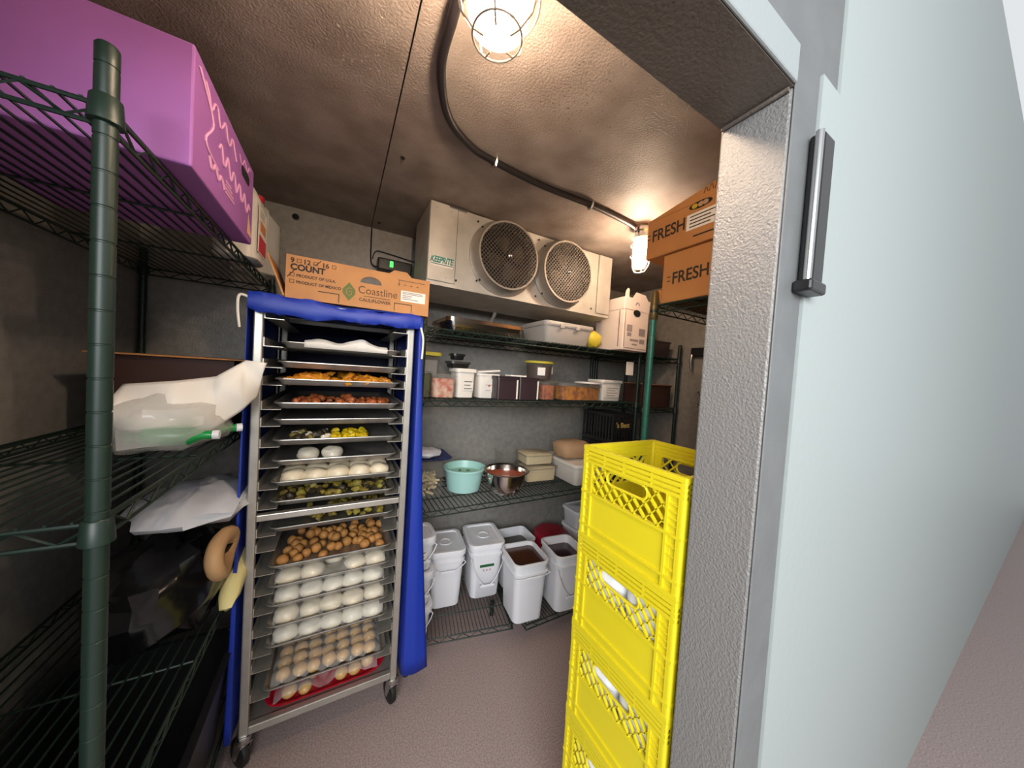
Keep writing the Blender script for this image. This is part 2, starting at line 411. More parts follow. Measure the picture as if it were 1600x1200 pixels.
# drain hose below the unit
tag(MB().tube([(.84, 1.80, 1.878), (.84, 1.84, 1.84), (.84, 2.0, 1.80), (.84, 2.028, 1.795)], .011, 10).build('drain_pipe', M_galv, smooth=True), 'short grey drain pipe from the cooling unit to the back wall', 'pipe')

# ------------------------------------------------------------------ lamps and cable
def lamp(label, x, y, energy, s=1.0, rz=0, l=1.0):
    t = thing('jelly_jar_lamp', label, 'lamp', (x, y, CE), rz); t.scale = (1, 1, l)
    MB().lathe([(.05 * s, 0), (.05 * s, -.028), (.043 * s, -.034), (.043 * s, -.055), (.047 * s, -.058), (.047 * s, -.068), (.036 * s, -.07)], (0, 0, 0), 24).build('lamp_base', M_chrome, t, smooth=True)
    g = MB().lathe([(.036 * s, -.062), (.044 * s, -.075), (.047 * s, -.10), (.046 * s, -.17), (.042 * s, -.195), (.03 * s, -.212), (.004, -.217)], (0, 0, 0), 28, cap0=False)
    g.build('glass_jar', M_glass, t, smooth=True)
    c = MB(); ns = 5
    for k in range(ns):
        a = 2 * math.pi * k / ns + .4
        prof = [(.05 * s, -.06), (.058 * s, -.085), (.058 * s, -.16), (.052 * s, -.20), (.034 * s, -.226), (.02 * s, -.232)]
        c.tube([(r * math.cos(a), r * math.sin(a), h) for r, h in prof], .0022, 6)
    for r, h in ((.051 * s, -.062), (.0595 * s, -.095), (.0595 * s, -.15), (.036 * s, -.226)):
        c.tube([(a, b_, h) for a, b_ in circ(28, r)], .0022, 6, closed=True)
    c.build('wire_cage', M_cage, t, smooth=True)
    bu = MB().lathe([(.012, -.07), (.014, -.09), (.027, -.12), (.03, -.14), (.022, -.162), (.002, -.168)], (0, 0, 0), 18).build('bulb', mat('lit_bulb_%d' % energy, '#fff2d0', .4, emit=energy, emitc='#ffe3c6'), t, smooth=True)
    return t
lamp('lit caged jar lamp on the ceiling nearest the doorway', .225, .545, 520, 1.25, 0, .84)
lamp('lit caged jar lamp beside the brown produce boxes', 1.328, 1.125, 330, .82)
zc = CE - .014
def smooth_path(P, n=6):
    P = [Vector(p) for p in P]; out = []
    for i in range(len(P) - 1):
        a, b_, c_, d = P[max(i - 1, 0)], P[i], P[i + 1], P[min(i + 2, len(P) - 1)]
        for k in range(n):
            t = k / n
            out.append(.5 * ((2 * b_) + (c_ - a) * t + (2 * a - 5 * b_ + 4 * c_ - d) * t * t + (3 * b_ - a - 3 * c_ + d) * t ** 3))
    return out + [P[-1]]
cp = smooth_path([(.215, .60, CE - .03), (.188, .66, zc), (.187, .72, zc), (.198, .85, zc), (.262, .99, zc), (.366, 1.068, zc), (.469, 1.092, zc), (.703, 1.112, zc), (.973, 1.105, zc), (1.2, 1.118, zc), (1.27, 1.122, CE - .02)])
tag(MB().tube(cp, .0125, 10).build('power_cable', M_cable, smooth=True), 'thick black cable curving across the ceiling between the two lamps', 'cable')
for (x, y, a, l) in ((.469, 1.092, 10, 'small metal clip holding the black cable near its bend'), (.955, 1.106, 0, 'small metal clip on the straight run of the black cable')):
    t = thing('cable_clip', l, 'clip', (x, y, CE), a, 'clips on the ceiling cable')
    MB().tube([(0, -.016, -.002), (0, -.016, -.02), (0, -.008, -.030), (0, .008, -.030), (0, .016, -.02), (0, .016, -.002)], .005, 6).build('strap', M_chrome, t, smooth=True)
    MB().box(-.008, .008, .014, .034, -.004, 0).build('tab', M_chrome, t)

# ------------------------------------------------------------------ temperature controller on back wall
t = thing('temperature_controller', 'black control box with a green light on the back wall behind the carton', 'controller', (.255, 1.985, 2.09))
MB().box(-.095, .095, -.02, .02, -.035, .035).build('case', M_blackpl, t, bevel=.008)
MB().box(-.03, -.012, -.023, -.02, -.012, .022).build('indicator_light', M_led, t, bevel=.002)
MB().lathe([(.018, 0), (.018, .02), (.012, .026)], (-.095, 0, -.01), 12, axis='x').build('plug', M_blackpl, t, smooth=True)
tag(MB().tube(smooth_path([(.125, 2.02, 2.296), (.125, 2.018, 2.17), (.13, 2.016, 2.1), (.15, 2.0, 2.075), (.18, 1.99, 2.085)]), .0035, 6).build('sensor_wire', M_cable, smooth=True), 'thin black wire down the back wall to the control box', 'wire')
tag(MB().tube(smooth_path([(.135, 2.015, 2.12), (.15, 2.015, 2.165), (.2, 2.015, 2.17), (.4, 2.015, 2.15)]), .003, 6).build('sensor_wire', M_cable, smooth=True), 'thin black wire looping along the back wall to the cooling unit', 'wire')

# ------------------------------------------------------------------ bakery rack
RX0, RX1, RY0, RY1 = -.272, .272, 1.375, 1.975
rk = thing('bakery_rack', 'tall aluminium bakery rack on castors filled with sheet pans', 'rack', (0, (RY0 + RY1) / 2, 0))
ry = (RY1 - RY0) / 2
for sx in (-1, 1):
    for sy in (-1, 1):
        MB().box(-.0135, .0135, -.0135, .0135, .128, 1.715).build('post', M_alu, rk, bevel=.004, loc=(sx * .256, sy * (ry - .0135), 0))
for nm, z, h in (('top_rail', 1.69, .024), ('bottom_rail', .131, .03)):
    for sy in (-1, 1):
        MB().box(-.243, .243, -.0125, .0125, 0, h).build(nm, M_alu, rk, bevel=.003, loc=(0, sy * (ry - .0135), z))
    for sx in (-1, 1):
        MB().box(-.0125, .0125, -ry + .027, ry - .027, 0, h).build(nm, M_alu, rk, bevel=.003, loc=(sx * .256, 0, z))
MB().box(-.2425, .2425, -ry + .027, ry - .027, .148, .1505).build('bottom_shelf', M_alu, rk)
MB().box(-.243, .243, -.0125, .0125, 0, .024).build('cross_bar', M_alu, rk, bevel=.003, loc=(0, -ry + .0135, .917))
lev = [1.57, 1.495, 1.432, 1.344, 1.283, 1.207, 1.131, 1.052, .98, .88, .736, .661, .588, .507, .431, .265]
rz_list = [1.645] + [z - .0235 for z in lev] + [.80, .35]
for z in rz_list:
    for sx in (-1, 1):
        r = MB()
        x0, x1 = (-.2425, -.185) if sx < 0 else (.185, .2425)
        r.box(x0, x1, -ry + .012, ry - .012, z - .0022, z)
        xx = -.2425 if sx < 0 else .2395
        r.box(xx, xx + .003, -ry + .012, ry - .012, z, z + .03)
        r.build('runner', M_alu, rk)
for i, (sx, sy, a) in enumerate(((-1, -1, 35), (1, -1, 15), (-1, 1, 0), (1, 1, 0))):
    ca = thing('caster', None, None, (sx * .256, sy * (ry - .0135), 0), a); ca.parent = rk
    ca.location = (sx * .256, sy * (ry - .0135), 0)
    MB().lathe([(.013, .128), (.022, .126), (.024, .112), (.02, .102), (.016, .098)], (0, 0, 0), 16).build('swivel', M_chrome, ca, smooth=True)
    fk = MB()
    for s_ in (-1, 1): fk.loft([[(s_ * .017 - .0015, -.02, .104), (s_ * .017 + .0015, -.02, .104), (s_ * .017 + .0015, .022, .104), (s_ * .017 - .0015, .022, .104)], [(s_ * .017 - .0015, .012, .036), (s_ * .017 + .0015, .012, .036), (s_ * .017 + .0015, .034, .036), (s_ * .017 - .0015, .034, .036)]])
    fk.box(-.0185, .0185, -.02, .022, .1, .105)
    fk.build('fork', M_chrome, ca)
    MB().lathe([(.012, -.013), (.04, -.013), (.048, -.009), (.05, 0), (.048, .009), (.04, .013), (.012, .013)], (0, .022, .05), 24, axis='x').build('wheel', M_black, ca, smooth=True)
# blue nylon cover: roof sheet, side curtains, rolled front flap
cv = thing('rack_cover', 'blue nylon cover over the bakery rack with its front flap rolled up', 'cover', (0, RY0, 1.0))
def roof(u, v):
    x = -.285 + .57 * u; y = -.012 + .612 * v
    return (x, y, .719 + .006 * math.sin(u * 9) * (1 - abs(2 * u - 1)))
MB().grid(roof, 16, 8).build('roof_sheet', M_blue, cv, smooth=True, solid=.0025)
def roll(u, v):
    x = -.28 + .565 * u; a = 2 * math.pi * v
    sag = .010 * math.sin(math.pi * u); r = .014 + .002 * math.sin(u * 23) + .002 * math.sin(u * 9) + .002 * noise.noise(Vector((u * 30, v * 6, 2)))
    return (x, -.026 + r * .75 * math.cos(a), .694 - sag + r * (2.0 + .25 * math.sin(u * 6)) * math.sin(a) + .002 * math.sin(v * 30 + u * 40))
MB().grid(roll, 40, 14).build('rolled_flap', M_blue, cv, smooth=True)
def curtain(sx):
    def fn(u, v):
        z = .715 - (.595 if sx > 0 else .60) * v - .0
        z = .715 - .60 * v * 1.0
        zz = .715 - 1.60 * v * .373 if False else .715 - (1.0 + .715 - .155) * v
        fl = v ** 1.3
        if sx > 0:
            if u < .22:
                k = 1 - u / .22; x = .284 + .108 * fl * k + .012 * (1 - fl) * k + .004 * math.sin(k * 9 + v * 5) * fl; y = -.028 - .012 * math.sin(k * math.pi) * fl
            else:
                q = (u - .22) / .78; x = .284 + .005 * math.sin(q * 14 + v * 3) * v; y = -.02 + .615 * q
        else:
            if u < .15:
                k = 1 - u / .15; x = -.283 - .02 * k * fl; y = -.02 - .01 * fl
            else:
                q = (u - .15) / .85; x = -.285 - .004 * math.sin(q * 14 + v * 3) * v; y = -.01 + .605 * q
        return (x, y, zz)
    return fn
MB().grid(curtain(1), 40, 24).build('side_curtain', M_blue, cv, smooth=True, solid=.002)
MB().grid(curtain(-1), 30, 24).build('side_curtain', M_blue, cv, smooth=True, solid=.002)
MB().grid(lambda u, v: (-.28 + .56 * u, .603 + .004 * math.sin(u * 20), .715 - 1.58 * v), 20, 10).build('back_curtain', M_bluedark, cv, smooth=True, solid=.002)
MB().tube(smooth_path([(-.272, -.03, .70), (-.30, -.035, .705), (-.305, -.03, .66), (-.30, -.025, .60)]), .004, 6).build('tie_strap', M_paper, cv, smooth=True)
MB().tube(smooth_path([(.285, -.045, .67), (.297, -.045, .62), (.296, -.042, .54)]), .004, 6).build('tie_strap', M_paper, cv, smooth=True)

# ------------------------------------------------------------------ sheet pans
def pan_mesh():
    W, D, H, t = .432, .58, .023, .0012
    R = []
    R.append(rr(0, 0, -H, W - .04, D - .04, .02)); R.append(rr(0, 0, -H + .003, W - .032, D - .032, .022))
    R.append(rr(0, 0, -.003, W - .012, D - .012, .026)); R.append(rr(0, 0, -.004, W + .001, D + .001, .03)); R.append(rr(0, 0, -.0015, W + .005, D + .005, .032)); R.append(rr(0, 0, .0015, W + .004, D + .004, .032))
    R.append(rr(0, 0, .002, W - .004, D - .004, .029)); R.append(rr(0, 0, -.002, W - .015, D - .015, .025)); R.append(rr(0, 0, -H + .005, W - .036, D - .036, .02)); R.append(rr(0, 0, -H + .0022, W - .044, D - .044, .018))
    b = MB(); b.loft(R); return b
PAN = None
PB = -.0205   # food rests this far below the rim
def pan(z, label, dy=0, dx=0, rz=0):
    global PAN
    loc = (.008 + dx, RY0 + .302 + dy, z)
    if PAN is None:
        PAN = pan_mesh().build('sheet_pan', M_pan, smooth=True); PAN.location = loc; PAN.rotation_euler.z = math.radians(rz)
        return tag(PAN, label, 'sheet pan', 'sheet pans in the bakery rack')
    return dup(PAN, loc, rz, label, 'sheet pans in the bakery rack')
P = [pan(1.57, 'topmost sheet pan in the bakery rack, holding crumpled white paper', .06, 0, 1.2),
     pan(1.495, 'sheet pan pushed deep into the rack, second from the top', .045, 0, 0),
     pan(1.432, 'sheet pan heaped with orange fried snacks, third from the top'),
     pan(1.344, 'sheet pan with reddish brown snacks, fourth from the top'),
     pan(1.283, 'empty looking sheet pan, fifth from the top'),
     pan(1.207, 'sheet pan with the yellow heap and dark greens'),
     pan(1.131, 'sheet pan with two pale lumps, directly below the yellow heap'),
     pan(1.052, 'sheet pan with five large smooth dough balls along its front'),
     pan(.98, 'sheet pan of olive green fried pieces just above the cross bar'),
     pan(.88, 'sheet pan of green fried pieces just below the cross bar'),
     pan(.736, 'sheet pan crowded with small golden brown balls'),
     pan(.661, 'sheet pan of wrapped dough with a gap in its front row'),
     pan(.588, 'sheet pan of wrapped dough, second in the group of four'),
     pan(.507, 'sheet pan of wrapped dough, third in the group of four'),
     pan(.431, 'sheet pan of wrapped dough, lowest in the group of four'),
     pan(.265, 'sheet pan of neat rows of tan dough balls above the red platter')]
PX = .008; PY0 = RY0 + .012    # pan centre x, front rim y
# crumpled paper on the top pan
def cru(u, v):
    x = -.135 + .30 * u; y = -.006 + .24 * max(0, v - .15) / .85
    z = .006 + .026 * math.exp(-((u - .68) / .17) ** 2) * (1 - .3 * v) + .010 * math.exp(-((u - .2) / .2) ** 2) + .006 * noise.noise(Vector((u * 7, v * 5, 1))) + .003 * math.sin(u * 13)
    if v < .15: z = z * (v / .15) - .018 * (1 - v / .15)
    return (x, y, z)
tag(MB().grid(cru, 30, 10).build('crumpled_paper', M_paper, smooth=True, solid=.001, loc=(PX, PY0 + .06, 1.572)), 'crumpled sheet of white paper on the topmost sheet pan', 'paper')

def lump_mesh(kind, seed):
    b = MB()
    if kind == 'flake': b.blob((0, 0, .008), .02, .012, .008, 8, 5, .5, 1.4, seed)
    elif kind == 'chunk': b.blob((0, 0, .011), .016, .013, .011, 8, 5, .45, 1.2, seed)
    elif kind == 'ball': b.blob((0, 0, .0175), .0185, .0185, .0175, 12, 8, .1, 1.2, seed)
    elif kind == 'dball': b.blob((0, 0, .0215), .0255, .0255, .0215, 14, 9, .05, .9, seed)
    elif kind == 'dough': b.blob((0, 0, .016), .0405, .039, .028, 16, 9, .16, .8, seed, flat=.57, pw=.9)
    return b
def scatter(name, kind, mats, label, cat, group, pts, zb, smin=.8, smax=1.25, tilt=.5):
    protos = []
    for i, (x, y, dz) in enumerate(pts):
        m_ = mats[i % len(mats)]; k = (i * 7) % 3
        key = (m_.name, k)
        src = next((p for q, p in protos if q == key), None)
        if src is None:
            src = lump_mesh(kind, i + k + 1).build(name, m_, smooth=True); tag(src, label, cat, group); protos.append((key, src)); o = src
        else:
            o = src.copy(); C.objects.link(o)
        s_ = random.uniform(smin, smax); o.scale = (s_, s_, s_ * random.uniform(.9, 1.1) if tilt else s_)
        o.rotation_euler = (random.uniform(-tilt, tilt), random.uniform(-tilt, tilt), random.uniform(0, 6.28))
        o.location = (x, y, zb + dz)
def heap(n, x0, x1, y0, y1, hmax):
    P_ = []
    for i in range(n):
        x = random.uniform(x0, x1); y = y0 + (y1 - y0) * random.random() ** 1.3
        u = (x - x0) / (x1 - x0)
        P_.append((PX + x, y, hmax * random.random() * (.4 + .6 * math.sin(math.pi * min(1, max(0, u)))) * min(1, (y - y0) / .04 + .35)))
    return P_
z = 1.432 + PB
scatter('fried_snack', 'flake', [M_orange, M_orange, M_orangemix], 'orange fried snack piece heaped on the third sheet pan from the top', 'snack', 'orange fried snacks', heap(110, -.185, .19, PY0 + .028, PY0 + .26, .034), z, 1.0, 1.55)
z = 1.344 + PB
scatter('fried_snack', 'chunk', [M_brownsnack], 'reddish brown snack piece on the fourth sheet pan from the top', 'snack', 'reddish brown snacks', heap(60, -.16, .18, PY0 + .03, PY0 + .25, .018), z, .9, 1.35)
z = .98 + PB
scatter('fried_snack', 'chunk', [M_veg, M_veg2, M_veg, M_darkfood], 'olive green fried piece on the sheet pan above the cross bar', 'snack', 'olive green fried pieces above the cross bar', heap(85, -.185, .19, PY0 + .03, PY0 + .26, .018), z)
z = .88 + PB
scatter('fried_snack', 'chunk', [M_veg2, M_veg, M_veg], 'green fried piece on the sheet pan below the cross bar', 'snack', 'green fried pieces below the cross bar', heap(55, -.10, .19, PY0 + .05, PY0 + .28, .016), z)
# yellow heap and greens on one pan
z = 1.207 + PB
scatter('yellow_food_piece', 'chunk', [M_yel], 'bright yellow piece in the heap on the sixth sheet pan', 'food', 'yellow heap', [(PX + random.uniform(-.035, .10), PY0 + random.uniform(.03, .14), random.uniform(0, .018)) for _ in range(40)], z)
scatter('dark_food_piece', 'chunk', [M_darkfood, M_veg, M_darkfood, M_doughw], 'dark green or pale piece left of the yellow heap', 'food', 'dark greens beside the yellow heap', [(PX + random.uniform(-.16, -.045), PY0 + random.uniform(.03, .16), random.uniform(0, .014)) for _ in range(36)], z)
# two pale lumps under film
z = 1.131 + PB
scatter('dough_ball', 'dough', [M_doughw], 'pale dough lump on the sheet pan below the yellow heap', 'dough', 'pale lumps', [(PX - .11, PY0 + .10, 0), (PX - .025, PY0 + .10, 0)], z, .95, 1.0, .05)

def film(z, pts, rx, hz, label, x0=-.195, x1=.195, y1=.30, seed=0, y0=.012):
    def fn(u, v):
        x = x0 + (x1 - x0) * u; y = y0 + y1 * v; h = .002
        for (bx, by, _) in pts:
            d = math.hypot((PX + x - bx) / rx, (PY0 + y - by) / rx)
            h = max(h, hz * math.exp(-(d * .72) ** 4))
        h += .004 * noise.noise(Vector((x * 55, y * 55, seed))) + .002 * noise.noise(Vector((x * 140, y * 140, seed)))
        return (PX + x, PY0 + y, z + max(h, .0005) + .003)
    tag(MB().grid(fn, 56, 30).build('plastic_wrap', M_film, smooth=True), label, 'plastic wrap')
def dough_rows(z, label, group, m_, skip=(), nrow=3, film_label=None, seed=0, sc=(.97, 1.06)):
    pts = []
    for r in range(nrow):
        for c in range(5):
            if (r, c) in skip: continue
            pts.append((PX - .155 + .0775 * c + random.uniform(-.004, .004), PY0 + .062 + .086 * r + random.uniform(-.004, .004), 0))
    scatter('dough_ball', 'dough', [m_], label, 'dough', group, pts, z + PB, sc[0] * 1.05, sc[1] * 1.05, .04)
    if film_label: film(z + PB, pts, .042, .047, film_label, seed=seed)
dough_rows(1.052, 'large smooth unwrapped dough ball on the sheet pan halfway up', 'unwrapped dough balls', M_dough, nrow=3, sc=(1.0, 1.06))
dough_rows(.661, 'wrapped dough lump on the pan with a gap in its front row', 'wrapped dough on the first pan', M_dough, skip=((0, 2),), film_label='clear plastic wrap over the dough with a gap in its row', seed=1)
dough_rows(.588, 'wrapped dough lump on the second pan of the wrapped four', 'wrapped dough on the second pan', M_doughw, film_label='clear plastic wrap over the second pan of wrapped dough', seed=2)
dough_rows(.507, 'wrapped dough lump on the third pan of the wrapped four', 'wrapped dough on the third pan', M_dough, film_label='clear plastic wrap over the third pan of wrapped dough', seed=3)
dough_rows(.431, 'wrapped dough lump on the lowest pan of the wrapped four', 'wrapped dough on the lowest pan', M_doughw, film_label='clear plastic wrap over the lowest pan of wrapped dough', seed=4)
# small golden balls
pts = []
for r in range(7):
    for c in range(9):
        if random.random() < .14 or (r == 0 and c in (4, 5)): continue
        pts.append((PX - .165 + .0405 * c + (.02 if r % 2 else 0) + random.uniform(-.005, .005), PY0 + .045 + .036 * r + random.uniform(-.004, .004), 0))
scatter('fried_ball', 'ball', [M_ball], 'small golden brown ball on the crowded sheet pan', 'food ball', 'golden brown balls', pts, .736 + PB, .92, 1.1, .8)
pts = []
for r in range(5):
    for c in range(7):
        if (r, c) == (4, 3): continue
        pts.append((PX - .158 + .052 * c + random.uniform(-.003, .003), PY0 + .05 + .054 * r + random.uniform(-.003, .003), 0))
scatter('dough_ball', 'dball', [M_ball2], 'tan dough ball in neat rows on the lowest sheet pan', 'dough', 'tan dough balls in rows', pts, .265 + PB, .95, 1.05, .1)
film(.265 + PB, pts, .03, .045, 'clear plastic wrap over the rows of tan dough balls', seed=5)
# red oval platter on the rack base
R = [rr(0, 0, z_, w_, w_ - .07, r_, 7) for z_, w_, r_ in ((0, .36, .05), (.003, .372, .055), (.018, .414, .066), (.024, .430, .072), (.027, .436, .074), (.028, .426, .07), (.018, .396, .062), (.006, .362, .05), (.005, .34, .045))]
pz = .1515
tag(MB().loft(R).build('oval_platter', M_red, smooth=True, loc=(PX, PY0 + .19, pz)), 'red oval platter of wrapped tan dough balls at the bottom of the rack', 'platter')
pts = [(PX - .135, PY0 + .062, 0), (PX - .082, PY0 + .052, 0), (PX - .12, PY0 + .118, 0), (PX - .06, PY0 + .112, 0), (PX + .0, PY0 + .13, 0), (PX + .045, PY0 + .055, 0), (PX + .098, PY0 + .06, 0), (PX + .15, PY0 + .075, 0), (PX + .075, PY0 + .12, 0), (PX + .13, PY0 + .135, 0)]
scatter('dough_ball', 'dball', [M_ball2], 'tan dough ball on the red oval platter', 'dough', 'dough balls on the red platter', pts, pz + .008, .95, 1.08, .1)
film(pz + .026, pts, .032, .036, 'clear plastic wrap over the dough on the red platter', -.185, .185, .30, 6, .024)

# ------------------------------------------------------------------ cauliflower carton on the rack
t = thing('cauliflower_carton', 'opened brown cauliflower carton lying on the blue rack cover', 'carton', (.068, 1.39, 1.728), -1.5)
wd, hh, dd = .512, .155, .36
b = MB()
# front wall with hand hole
hole = [(.025 + .04 * math.cos(a), .098 + .028 * math.sin(a)) for a in [math.pi * k / 10 for k in range(11)]]
fw = MB()
outer_top = [(-wd / 2, hh), (.06, hh), (.075, hh + .0), (.10, hh + .022), (.15, hh + .022), (.17, hh - .003), (wd / 2, hh - .003)]
def panel(mb, polys, y0, y1):
    for poly in polys:
        n = len(poly); bb = len(mb.v)
        for y in (y0, y1):
            for x, zz in poly: mb.v.append(Vector((x, y, zz)))
        mb.face([bb + i for i in range(n)]); mb.face([bb + n + i for i in reversed(range(n))])
        for i in range(n):
            j = (i + 1) % n; mb.face((bb + i, bb + j, bb + n + j, bb + n + i))
polys = [[(-wd / 2, 0), (-.015, 0), (-.015, hh), (-wd / 2, hh)], [(.065, 0), (wd / 2, 0), (wd / 2, hh - .003), (.18, hh - .003), (.16, hh + .016), (.11, hh + .016), (.09, hh), (.065, hh)],
         [(-.015, 0), (.065, 0), (.065, .098), (-.015, .098)]]
for i in range(10):
    (xa, za), (xb, zb_) = hole[i], hole[i + 1]
    polys.append([(xb, zb_), (xa, za), (xa, hh), (xb, hh)])
panel(fw, polys, 0, .005)
fw.build('front_panel', M_card, t)
MB().box(-wd / 2, wd / 2, dd - .005, dd, 0, hh).box(-wd / 2, -wd / 2 + .005, .005, dd - .005, 0, hh).box(wd / 2 - .005, wd / 2, .005, dd - .005, 0, hh).box(-wd / 2 + .005, wd / 2 - .005, .005, dd - .005, 0, .005).build('tray_body', M_carddark, t)
M4 = Matrix.Translation((-wd / 2, 0, .006)) @ Matrix.Rotation(math.radians(-20), 4, 'Y')
MB().box(-.006, -.001, 0, .16, 0, .15, M4).build('side_flap', M_card, t)
for q_, x_ in (('9', -.243), ('12', -.205), ('16', -.146)): text('lettering', q_, .024, M_ink, t, (x_, -.0006, .128), bold=.0006)
text('lettering', 'COUNT', .030, M_ink, t, (-.243, -.0006, .103), bold=.0012)
text('lettering', 'PRODUCT OF U.S.A.', .0140, M_ink, t, (-.224, -.0006, .079), bold=.0003)
text('lettering', 'PRODUCT OF MEXICO', .0140, M_ink, t, (-.224, -.0006, .055), bold=.0003)
bx = MB()
for x, zz in ((-.224, .130), (-.172, .130), (-.113, .130), (-.244, .078), (-.244, .054)):
    bx.box(x, x + .014, -.0008, 0, zz + .012, zz + .0135).box(x, x + .014, -.0008, 0, zz, zz + .0015).box(x, x + .0015, -.0008, 0, zz, zz + .0135).box(x + .0125, x + .014, -.0008, 0, zz, zz + .0135)
bx.build('check_boxes', M_ink, t)
ck = MB().tube([(-.174, -.001, .136), (-.167, -.001, .130), (-.149, -.001, .150)], .0013, 5).tube([(-.252, -.001, .074), (-.244, -.001, .082), (-.226, -.001, .108)], .0013, 5)
ck.build('check_marks', M_ink, t)
text('lettering', 'Coastline', .042, M_inkbrown, t, (-.021, -.0006, .056), sx=.92)
text('lettering', 'CAULIFLOWER', .0170, M_inkbrown, t, (-.016, -.0006, .026), bold=.0005, sx=1.02)
MB().box(.0, .10, -.0008, 0, .045, .0475).build('tag_line', M_inkbrown, t)
lg = MB(); cx, cz = -.052, .055
panel(lg, [[(cx, cz - .036), (cx + .022, cz - .008), (cx + .022, cz + .008), (cx, cz + .036), (cx - .022, cz + .008), (cx - .022, cz - .008)]], -.0008, 0)
lg.build('emblem', M_logo, t)
MB().tube([(cx + .009, -.0015, cz + .010), (cx, -.0015, cz + .015), (cx - .009, -.0015, cz + .006), (cx - .009, -.0015, cz - .008), (cx, -.0015, cz - .015), (cx + .009, -.0015, cz - .009), (cx + .008, -.0015, cz), (cx, -.0015, cz)], .0014, 5).build('emblem_letter', M_card, t)
lb = MB().box(.140, .240, -.0012, 0, .050, .094).build('white_label', M_paper, t)
l2 = MB()
for k, (zz, x1) in enumerate(((.086, .225), (.080, .23), (.072, .185), (.065, .18), (.058, .21))): l2.box(.146, x1, -.0018, -.0012, zz, zz + .003)
l2.build('printed_lines', M_inkgrey, lb)
l2 = MB()
for x in (.13, .155, .18, .205): l2.box(x - .004, x + .004, -.0008, 0, .116, .119)
l2.box(.125, .235, -.0008, 0, .134, .136).box(.13, .132, -.0008, 0, .11, .134).build('printed_table', M_inkbrown, t)
sl = MB()
for x0 in (-.155, .115):
    sl.box(x0, x0 + .07, -.0006, 0, .036, .039).box(x0 + .068, x0 + .0705, -.0006, 0, .006, .039)
    if x0 > 0: sl.box(x0, x0 + .0025, -.0006, 0, .006, .039)
sl.build('slot_cuts', M_ink, t)
MB().box(-.09, .20, .02, .30, .006, .085).build('inner_flaps', M_whitecard, t, bevel=.01)

# ------------------------------------------------------------------ generic containers
def tub(name, label, cat, loc, wx, wy, h, m_, rz=0, taper=.86, r=.02, th=.003, rim=.006, lid=None, fill=None, fill_h=.7, group=None, lip=0):
    """open tapered container with a rolled rim; optional lid and contents as parts"""
    t = thing(name, label, cat, loc, rz, group)
    bx, by = wx * taper, wy * taper
    R = [rr(0, 0, 0, bx - .006, by - .006, r * .8), rr(0, 0, .003, bx, by, r * .9), rr(0, 0, h - rim * 2, wx - rim, wy - rim, r), rr(0, 0, h - rim * 2, wx + rim, wy + rim, r + rim * .5), rr(0, 0, h - .001, wx + rim, wy + rim, r + rim * .5), rr(0, 0, h, wx + rim - .003, wy + rim - .003, r + rim * .4),
         rr(0, 0, h, wx - rim, wy - rim, r * .9), rr(0, 0, h - rim * 2, wx - rim - 2 * th, wy - rim - 2 * th, r * .9), rr(0, 0, .006, bx - 2 * th, by - 2 * th, r * .8)]
    MB().loft(R).build('body', m_, t, smooth=True)
    if fill:
        f = fill_h; k = taper + (1 - taper) * f
        q = lambda s_: (wx * (taper + (1 - taper) * s_) - 2 * th - .004 - rim * s_)
        q2 = lambda s_: (wy * (taper + (1 - taper) * s_) - 2 * th - .004 - rim * s_)
        MB().loft([rr(0, 0, .0065, q(0), q2(0), r * .8), rr(0, 0, h * f - .004, q(f), q2(f), r * .9), rr(0, 0, h * f, q(f) - .01, q2(f) - .01, r * .8)]).build('contents', fill, t, smooth=True)
    if lid:
        L = [rr(0, 0, h - .012, wx + rim + .006, wy + rim + .006, r + rim * .6), rr(0, 0, h + .004, wx + rim + .006, wy + rim + .006, r + rim * .6), rr(0, 0, h + .008, wx + rim, wy + rim, r + rim * .5), rr(0, 0, h + .008, wx - rim - .01, wy - rim - .01, r), rr(0, 0, h + .003, wx - rim - .016, wy - rim - .016, r), rr(0, 0, h + .003, wx * .3, wy * .3, min(wx, wy) * .14), rr(0, 0, h + .005, wx * .27, wy * .27, min(wx, wy) * .13)]
        L = [rr(0, 0, h - .012, wx + rim + .003, wy + rim + .003, r + rim * .5)] + L if False else L
        MB().loft(L).build('lid', lid, t, smooth=True)
    return t
def round_tub(name, label, cat, loc, rad, h, m_, taper=.85, lid=None, fill=None, fill_h=.7, rim=.005, n=32, group=None):
    t = thing(name, label, cat, loc, 0, group); b0 = rad * taper
    MB().lathe([(b0 - .004, 0), (b0, .003), (rad - .002, h - .01), (rad + rim, h - .01), (rad + rim, h), (rad - .002, h), (rad - .005, h - .01), (b0 - .004, .006)], (0, 0, 0), n).build('body', m_, t, smooth=True)
    if fill:
        rf = b0 + (rad - b0) * fill_h
        MB().lathe([(b0 - .006, .0065), (rf - .007, h * fill_h - .003), (rf - .012, h * fill_h)], (0, 0, 0), n).build('contents', fill, t, smooth=True)
    if lid:
        MB().lathe([(rad + rim + .001, h - .008), (rad + rim + .003, h + .002), (rad + rim, h + .006), (rad - .004, h + .006), (rad - .008, h + .002)], (0, 0, 0), n, cap0=False).build('lid', lid, t, smooth=True)
    return t
